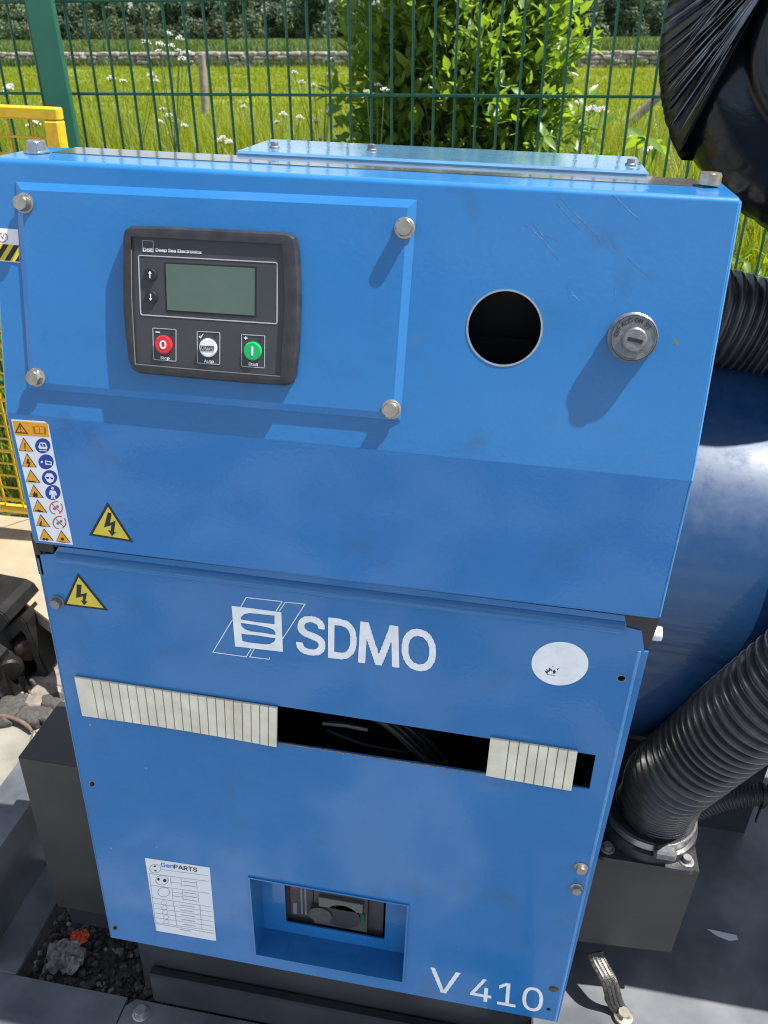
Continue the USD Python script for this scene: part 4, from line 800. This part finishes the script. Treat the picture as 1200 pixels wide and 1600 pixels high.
a = on(1190, 1243, y=.33); obj('cable_tie', [tube([a-np.array([.002, 0, 0]), a+np.array([.002, 0, 0])], .0185, 24), bx(a[0]-.001, a[0]+.001, a[1]-.012, a[1]-.008, a[2]-.045, a[2]-.015)], RUBBER, h3)

# blue alternator drum and the engine housing behind it to the right
DY, DZ, DR = .338, .496, .237
dr = thing('alternator_drum', 'large dark blue cylindrical alternator housing right of the cabinet', 'alternator', (.6, DY, -.06))
obj('drum_shell', lathe([(.296, 0), (.296, DR-.02), (.300, DR-.008), (.310, DR), (.428, DR), (.430, DR)], (0, DY, DZ), (1, 0, 0), 120), NAVY, dr, smooth=35)
obj('flange_ring', lathe([(.430, DR-.01), (.430, DR+.010), (.436, DR+.014), (.455, DR+.014), (.46, DR+.008)], (0, DY, DZ), (1, 0, 0), 120), NAVY, dr, smooth=35)
obj('bell_housing', lathe([(.46, DR+.006), (.462, .15), (.645, .14), (.65, DR-.022), (1.2, DR-.022), (1.25, DR-.05), (1.25, 0)], (0, DY, DZ), (1, 0, 0), 96), NAVY, dr, smooth=35)
for k in range(14):
    a = 2*math.pi*k/14+.1; c = np.array([.446, DY+(DR+.016)*math.cos(a), DZ+(DR+.016)*math.sin(a)])
    obj('flange_bolt', tube([c-np.array([.012, 0, 0]), c+np.array([.014, 0, 0])], .007, 6), NAVY, dr)
for x0, x1 in ((.33, .60), (.95, 1.15)): obj('mounting_foot', bx(x0, x1, DY+.06, DY+.3, -.0598, DZ-.2), BLACKP, dr)

# canister wrapped in black stretch film
cf = thing('wrapped_canister', 'round air filter canister wrapped in black stretch film above the drum', 'air filter', (.42, .4, .9))
prf = np.array([(.060, .0), (.060, .062), (.040, .066), (.008, .070), (.0, .078), (.004, .088), (.02, .094), (.024, .118), (.026, .128), (.034, .142), (.050, .160), (.072, .176), (.10, .186), (.20, .194), (.40, .195), (.60, .194), (.63, .165), (.64, 0)])
s_ = np.r_[0, np.cumsum(np.linalg.norm(np.diff(prf, axis=0), axis=1))]; ss = np.linspace(0, s_[-1], 190); pr2 = np.c_[np.interp(ss, s_, prf[:, 0]), np.interp(ss, s_, prf[:, 1])]
FC = np.array([.405, .255, 1.068]); NN = 240; m = lathe([tuple(k) for k in pr2], FC, (0, 1, 0), NN)
CR = rotz(math.radians(-24))
v = m.vertices-FC; ang = np.arctan2(v[:, 2], v[:, 0]); rad = np.hypot(v[:, 0], v[:, 2]); ax = v[:, 1]
def ridge(p, s): k = 1-np.abs(2*meshkit.noise(p, s)-1); return k**3
dirv = np.c_[np.cos(ang)*9+ax*20, np.sin(ang)*9-ax*20, ax*5]
am = np.clip((rad-.122)/.03, 0, 1)
dsp = am*(.0050*ridge(np.c_[np.cos(ang)*4+ax*6, np.sin(ang)*4+ax*9, ax*2], 3)+.0022*ridge(np.c_[np.cos(ang)*22+ax*14, np.sin(ang)*22+ax*14, ax*2], 5)+.0012*ridge(np.c_[np.cos(ang)*50+ax*30, np.sin(ang)*50+ax*30, ax*3], 9))
m.vertices = FC+(v*np.stack([1+dsp/np.maximum(rad, .01), np.ones_like(dsp), 1+dsp/np.maximum(rad, .01)], 1))@CR.T
obj('canister_body', m, FILM, cf, smooth=True)
# stretched film bands over the shoulder, with pale streaks painted as sun glints
rf = np.random.default_rng(12)
def on_can(a, t, lift): 
    r = np.interp(t, pr2[60:, 0], pr2[60:, 1])+lift; return FC+CR@np.array([r*math.cos(a), t, r*math.sin(a)])
def web_line(a, b, r0, t0, r1, t1):
    """a line of the stretched film: over the rim, then straight to the inner flange"""
    f = lambda r, an, t: np.array([r*math.cos(an), t, r*math.sin(an)])
    A0, A, B = f(r0, a, t0+.05), f(r0-.004, a-.04, t0-.035), f(r1, b, t1)
    return lambda t: A0*(1-t/.14)+A*(t/.14) if t < .14 else A*(1-(t-.14)/.86)+B*((t-.14)/.86)
def web(a0, a1, r0, t0, b0, b1, r1, t1, seed, n=90, m_=20, amp=.006):
    S = np.linspace(0, 1, n); T = np.linspace(0, 1, m_); h = (ridge(np.c_[S*11, S*0+seed, S*0], seed)-.3)*amp+(ridge(np.c_[S*34, S*0+seed, S*0], seed+1)-.3)*amp*.7
    V = []
    for s, hh in zip(S, h):
        w = web_line(a0+(a1-a0)*s, b0+(b1-b0)*s, r0, t0, r1, t1)
        for t in T: V.append(FC+CR@(w(t)+np.array([.4, -1, .4])*hh*math.sin(math.pi*t)**.7))
    i = (np.arange(n-1)[:, None]*m_+np.arange(m_-1)).ravel(); return trimesh.Trimesh(np.array(V), np.vstack([np.stack([i, i+1, i+m_+1], 1), np.stack([i, i+m_+1, i+m_], 1)]), process=False)
for q_, am_, cnt in (((2.7, 3.85, .193, .085, 1.0, 1.95, .11, -.07, 21), .008, 70), ((2.3, 3.5, .195, .10, .6, 1.75, .13, -.10, 33), .009, 50)):
    obj('film_web', web(*q_, amp=am_, n=260), FILM, cf, smooth=True)
    a0, a1, r0, t0, b0, b1, r1, t1, seed = q_
    for k in range(cnt):
        s = rf.uniform(.03, .97); u0 = rf.uniform(.16, .55); u1 = min(.98, u0+rf.uniform(.12, .45)); w = web_line(a0+(a1-a0)*s, b0+(b1-b0)*s, r0, t0, r1, t1)
        P = [FC+CR@(w(t)+np.array([.4, -1, .4])*am_*.55) for t in np.linspace(u0, u1, 8)]
        obj('film_fold', tube(P, np.r_[.0001, np.full(6, rf.uniform(.0003, .0009)), .0001], 5), FILMW, cf, smooth=True)  # thin pale tube painting a sun glint on a film crease
obj('canister_bracket', bx(.72, .80, .4, .6, DZ+DR-.06, .95), BLACKP, cf)

# braided earth strap and its bolt
es = thing('earth_strap', 'braided earth strap bolted to the deck beside the cabinet foot', 'cable', on(972, 1582, z=-.058))
P, _ = spline([on(930, 1488, z=.006), on(938, 1508, z=-.002), on(950, 1530, z=-.008), on(958, 1556, z=-.030), on(970, 1580, z=-.053)], 30)
side = np.array([.95, .30, 0.1]); side /= np.linalg.norm(side); S_ = []
for k in range(7):
    for ph in (0, 1):
        q = np.array([p+side*(.0100*math.sin(i*.55+k*2*math.pi/7*1+ph*math.pi))+np.array([0, -.0007, .0009])*(1 if ph else -1)*math.cos(i*.55+k*.9) for i, p in enumerate(P)]); S_.append(tube(q, .0016, 5))
obj('braid', S_, simple('oily_braid', (.03, .028, .025), .4, .4, (.15, .135, .115), 260), es, smooth=True)
obj('strap_core', [tube(P+side*k, .0028, 6) for k in (-.005, 0, .005)], RUBBER, es)
PD = Plane((0, 0, -.06), (1, 0, 0), (0, 1, 0)); u, v = PD.px(974, 1586, .006)
obj('lug', PD.ext(Point(u, v).buffer(.0125).union(LineString([(u, v), (u-.012, v+.022)]).buffer(.008)), .002, .005), ZINC, es)
hexbolt(PD, u, v, .005, r=.0085, h=.007, mat=ZINC, parent=es, washer=.0125)
dm = obj('leaf_scrap', PD.ext(PD.poly([(1104, 1452), (1118, 1455), (1150, 1462), (1153, 1469), (1140, 1471), (1120, 1463)]), .001, .0016), simple('pale_scrap', (.62, .62, .60), .7)); tags(dm, 'small painted patch of sunlight on the dark deck right of the duct box', 'scrap')  # pale flat shape painting a spot of sun on the shaded deck

# ================================================================== left side: gravel, scrap, cage, board, rollers
xs = np.linspace(-.70, .0, 60); ys = np.linspace(.0, .6, 50)
X, Y = np.meshgrid(xs, ys); Zg = -.236+.022*(meshkit.fbm(np.stack([X*26, Y*26, 0*X], -1), 3, 4)-.5)
n_, m_ = len(xs), len(ys); i = (np.arange(m_-1)[:, None]*n_+np.arange(n_-1)).ravel()
obj('gravel_bed', trimesh.Trimesh(np.stack([X, Y, Zg], -1).reshape(-1, 3), np.vstack([np.stack([i, i+1, i+n_+1], 1), np.stack([i, i+n_+1, i+n_], 1)]), process=False), GRIT, kind='structure', smooth=True)
sts = [rough(1, .8, .7, 100+k) for k in range(6)]
pos, rots, sc, ids = [], [], [], []
for k in range(1500):
    x, y = rng.uniform(-.50, -.25), rng.uniform(.0, .30); big = rng.random()
    pos.append((x, y, -.234+.022*(meshkit.fbm(np.array([[x*26, y*26, 0]]), 3, 4)[0]-.5)+rng.uniform(-.001, .007))); rots.append((rng.normal(size=3), rng.uniform(0, 360))); sc.append(.0035+.011*big**2.2); ids.append(rng.integers(6))
instancer('dark_gravel', sts, STONE, pos, rots, sc, ids, label='dark loose gravel in the corner of the skid frame', cat='gravel')
def crumple(c, w, seed, mat, name, label, cat_, flat=.35):
    r = np.random.default_rng(seed); n = 30; X, Y = np.meshgrid(np.linspace(-1, 1, n), np.linspace(-1, 1, n)); p = np.stack([X, Y, 0*X], -1)
    Z = np.abs(meshkit.noise(p*2.2+seed, seed)-.5)+.5*np.abs(meshkit.noise(p*5+seed, seed+1)-.5); Z *= 1.6*flat; rr = np.hypot(X, Y)*(1+.5*(meshkit.noise(p*1.8+9, seed+3)-.5)); k = rr < .95
    X2 = X*(.75+.5*meshkit.noise(p*3+4, seed+5)); Y2 = Y*(.75+.5*meshkit.noise(p*3+6, seed+7)); V = np.stack([X2, Y2, Z], -1).reshape(-1, 3)*np.array(w)+c; i = (np.arange(n-1)[:, None]*n+np.arange(n-1)).ravel(); kk = k.ravel()
    F = np.vstack([np.stack([i, i+1, i+n+1], 1), np.stack([i, i+n+1, i+n], 1)]); F = F[kk[F].all(1)]
    o = obj(name, trimesh.Trimesh(V, F, process=False), mat, smooth=25); tags(o, label, cat_)
crumple(on(104, 1502, z=-.218), (.034, .030, .028), 5, FOIL, 'crumpled_sheet', 'crumpled grey sheet of foil lying on the dark gravel', 'litter', .9)
crumple(on(125, 1468, z=-.214), (.017, .013, .016), 9, CORAL, 'plastic_scrap', 'coral red torn plastic scrap on the gravel above the grey foil', 'litter', .9)

# yellow wire cage
yc = thing('wire_cage', 'yellow steel wire cage standing at the left behind the cabinet', 'cage', on(30, 800, y=1.12))
CY = 1.12; c0 = on(80, 165, y=CY); c1 = on(80, 800, y=CY)
ctop = on(93, 168, y=CY); cx1 = ctop[0]; cz1 = ctop[2]; cz0 = on(20, 797, y=CY)[2]
cxl = cx1-1.15
def slope(x): return S_L*(x-cx1)
obj('top_rail', [bx(cxl, cx1, CY-.013, CY+.013, cz1-.024, cz1, .003)], YSTEEL, yc)
obj('bottom_rail', [bx(cxl, cx1, CY-.016, CY+.016, cz0, cz0+.012, .003)], YSTEEL, yc)
obj('corner_post', [bx(cx1-.032, cx1-.0005, CY-.0155, CY+.0155, -.355, cz1-.0245, .003)], YSTEEL, yc); obj('corner_post', bx(cxl+.0005, cxl+.032, CY-.0155, CY+.0155, -.355, cz1-.0245, .003), YSTEEL, yc)
zr = np.arange(cz0+.036, cz1-.03, .0355)
for k, zz in enumerate(zr): obj('cross_wire', tube([(cxl, CY-.004, zz), (cx1-.02, CY-.004, zz)], .0026 if k % 4 else .0042, 6), YSTEEL, yc, smooth=True)
for x in np.arange(cxl+.04, cx1-.03, .052): obj('upright_wire', tube([(x, CY+.002, cz0), (x, CY+.002, cz1-.02)], .0026, 6), YSTEEL, yc, smooth=True)

# pale board leaning low over the rubble
pb_ = [(-160, 850), (-60, 800), (62, 812), (120, 1005), (72, 968), (0, 914), (-90, 860)]
g = Polygon([tuple(on(x, y, z=-.14)[:2]) for x, y in pb_]).buffer(0)
bd = thing('wide_board', 'pale weathered board lying beside the black roller carriage', 'board', on(40, 900, z=-.17))
t = trimesh.creation.extrude_polygon(g, .034, engine='earcut'); t.apply_translation((0, 0, -.174)); obj('board_core', t, PLYEDGE, bd)
t = trimesh.creation.extrude_polygon(g.buffer(-.0015), .003, engine='earcut'); t.apply_translation((0, 0, -.1399)); obj('board_face', t, PLY, bd)
gc = g.centroid; obj('bearer', [bx(gc.x-.25, gc.x+.05, gc.y-.02, gc.y+.05, -.36, -.1745)], PLYEDGE, bd)

# roller carriage
rl = thing('roller_carriage', 'black steel carriage with heavy rollers at the left edge behind the cable box', 'rollers', on(30, 1050, z=-.3))
RY = .80
def poly_y(pts, y0, y1, b=.004):
    g = Polygon([(on(x, y, y=RY)[0], on(x, y, y=RY)[2]) for x, y in pts]); gi = g.buffer(-b, join_style=2)
    V = [(a, yy, c) for yy in (y0+b, y1-b) for a, c in g.exterior.coords]+[(a, yy, c) for yy in (y0, y1) for a, c in gi.exterior.coords]
    return tri(hull(V))
def zr5(X, Y): return (X/5, 840+Y/5)
def link(outer, window, y0, y1):
    f = lambda k: Polygon([(on(*zr5(*p), y=RY)[0], on(*zr5(*p), y=RY)[2]) for p in k]).buffer(0)
    g = f(outer); g = g.difference(f(window)) if window else g; o = []
    for a, b, c in ((y0, y0+.004, -.0025), (y0+.004, y1, 0)):
        for q in getattr(g.buffer(c, join_style=2), 'geoms', [g.buffer(c, join_style=2)]):
            t = trimesh.creation.extrude_polygon(q, b-a, engine='earcut'); v = t.vertices; t.vertices = np.c_[v[:, 0], a+v[:, 2], v[:, 1]]; t.invert(); o.append(t)
    return o
obj('cover_plate', link([(-200, 420), (60, 470), (120, 500), (165, 560), (90, 665), (0, 740), (-200, 800)], None, RY-.05, RY+.08), RUSTED, rl)
obj('link_frame', link([(88, 690), (130, 640), (222, 552), (262, 600), (372, 870), (432, 992), (410, 1040), (300, 1118), (262, 1060), (232, 980), (170, 830)], [(148, 745), (222, 662), (252, 690), (348, 950), (335, 985), (268, 1022), (240, 960)], RY-.035, RY+.03), RUSTED, rl)
obj('link_frame', link([(-120, 830), (0, 790), (78, 716), (150, 765), (232, 1010), (278, 1105), (180, 1262), (120, 1235), (100, 1190), (-100, 1260)], [(-60, 930), (80, 800), (104, 822), (180, 1060), (128, 1150), (-60, 1130)], RY-.085, RY-.05), RUSTED, rl)
obj('end_lug', link([(-200, 1010), (0, 1000), (60, 1160), (110, 1290), (60, 1360), (0, 1420), (-200, 1450)], None, RY-.12, RY-.09), RUSTED, rl)
obj('back_plate', link([(-220, 560), (150, 600), (260, 660), (400, 760), (440, 1000), (300, 1120), (-220, 1240)], None, RY+.035, RY+.05), INK, rl)
for (x, y, w) in ((45, 1010, .034), (13, 1042, .034)):
    c = on(x, y, y=RY-.012 if x > 20 else RY-.06); ax = np.array([.55, -.70, -.12]); ax /= np.linalg.norm(ax)
    obj('roller', lathe([(-.03, 0), (-.03, .026), (-.026, .032), (.012, .034), (.018, .030), (.02, .018), (.02, 0)], c, ax, 36), simple('worn_roller', (.02, .018, .017), .5, .4, (.10, .05, .035), 60) if x > 20 else RUSTED, rl, smooth=30)

# rubble and concrete on the ground left
rr = np.random.default_rng(31)
for k, (x, y, s, nm) in enumerate([(86, 1062, .075, 'pale pinkish rock touching the cabinet edge below the rollers'), (74, 1085, .055, 'flat pale stone just left of the cable box top'), (60, 1098, .045, 'small dusty stone between the rollers and the cable box'), (82, 1100, .05, 'grey stone above the cable box corner'), (48, 1122, .05, 'dark stone beside the brown stick'), (66, 1120, .04, 'little rough stone nearest the cable box'), (20, 1105, .05, 'dark stone under the second roller'), (92, 1040, .05, 'pale stone showing at the cabinet edge'), (36, 1100, .04, 'small dark stone below the end lug'), (8, 1122, .05, 'dark stone at the left edge under the rollers')]):
    t = rough(s*1.3, s*1.1, s*.8, 40+k, 3); v = t.vertices; v += (meshkit.fbm(v*40, 3, k)-.5)[:, None]*s*.25; p = on(x, y, z=-.33); t.apply_translation(p)
    o = obj('rubble_stone', t, ROCK if k in (0, 1, 2, 7) else GRIT, smooth=40); tags(o, nm, 'stone')
pos, rots, sc, ids = [], [], [], []
for k in range(900):
    p = on(rng.uniform(-40, 110), rng.uniform(1040, 1190), z=-.355); pos.append(p+np.array([0, 0, .004])); rots.append((rng.normal(size=3), rng.uniform(0, 360))); sc.append(.006+.022*rng.random()**2); ids.append(rng.integers(6))
instancer('loose_rubble', sts, ROCK, pos, rots, sc, ids, label='loose stony rubble on the ground left of the cable box', cat='rubble')
stk = obj('stick', tube(spline([on(-5, 1118, z=-.31), on(25, 1124, z=-.315), on(50, 1142, z=-.32)], 8)[0], [.004, .005, .0055, .005, .005, .0055, .005, .003], 8), simple('brown_stick', (.09, .055, .04), .8, 0, (.16, .10, .075), 60), smooth=True); tags(stk, 'brown broken stick lying on the rubble under the rollers', 'stick')
g = Polygon([tuple(on(x, y, z=-.335)[:2]) for x, y in [(-120, 1150), (-40, 1128), (20, 1130), (52, 1142), (44, 1165), (10, 1225), (-60, 1330), (-160, 1300)]])
t = trimesh.creation.extrude_polygon(g, .03, engine='earcut'); t.apply_translation((0, 0, -.362)); o = obj('concrete_slab', t, CONCRETE); tags(o, 'pale stained concrete slab on the ground at the left edge', 'slab')
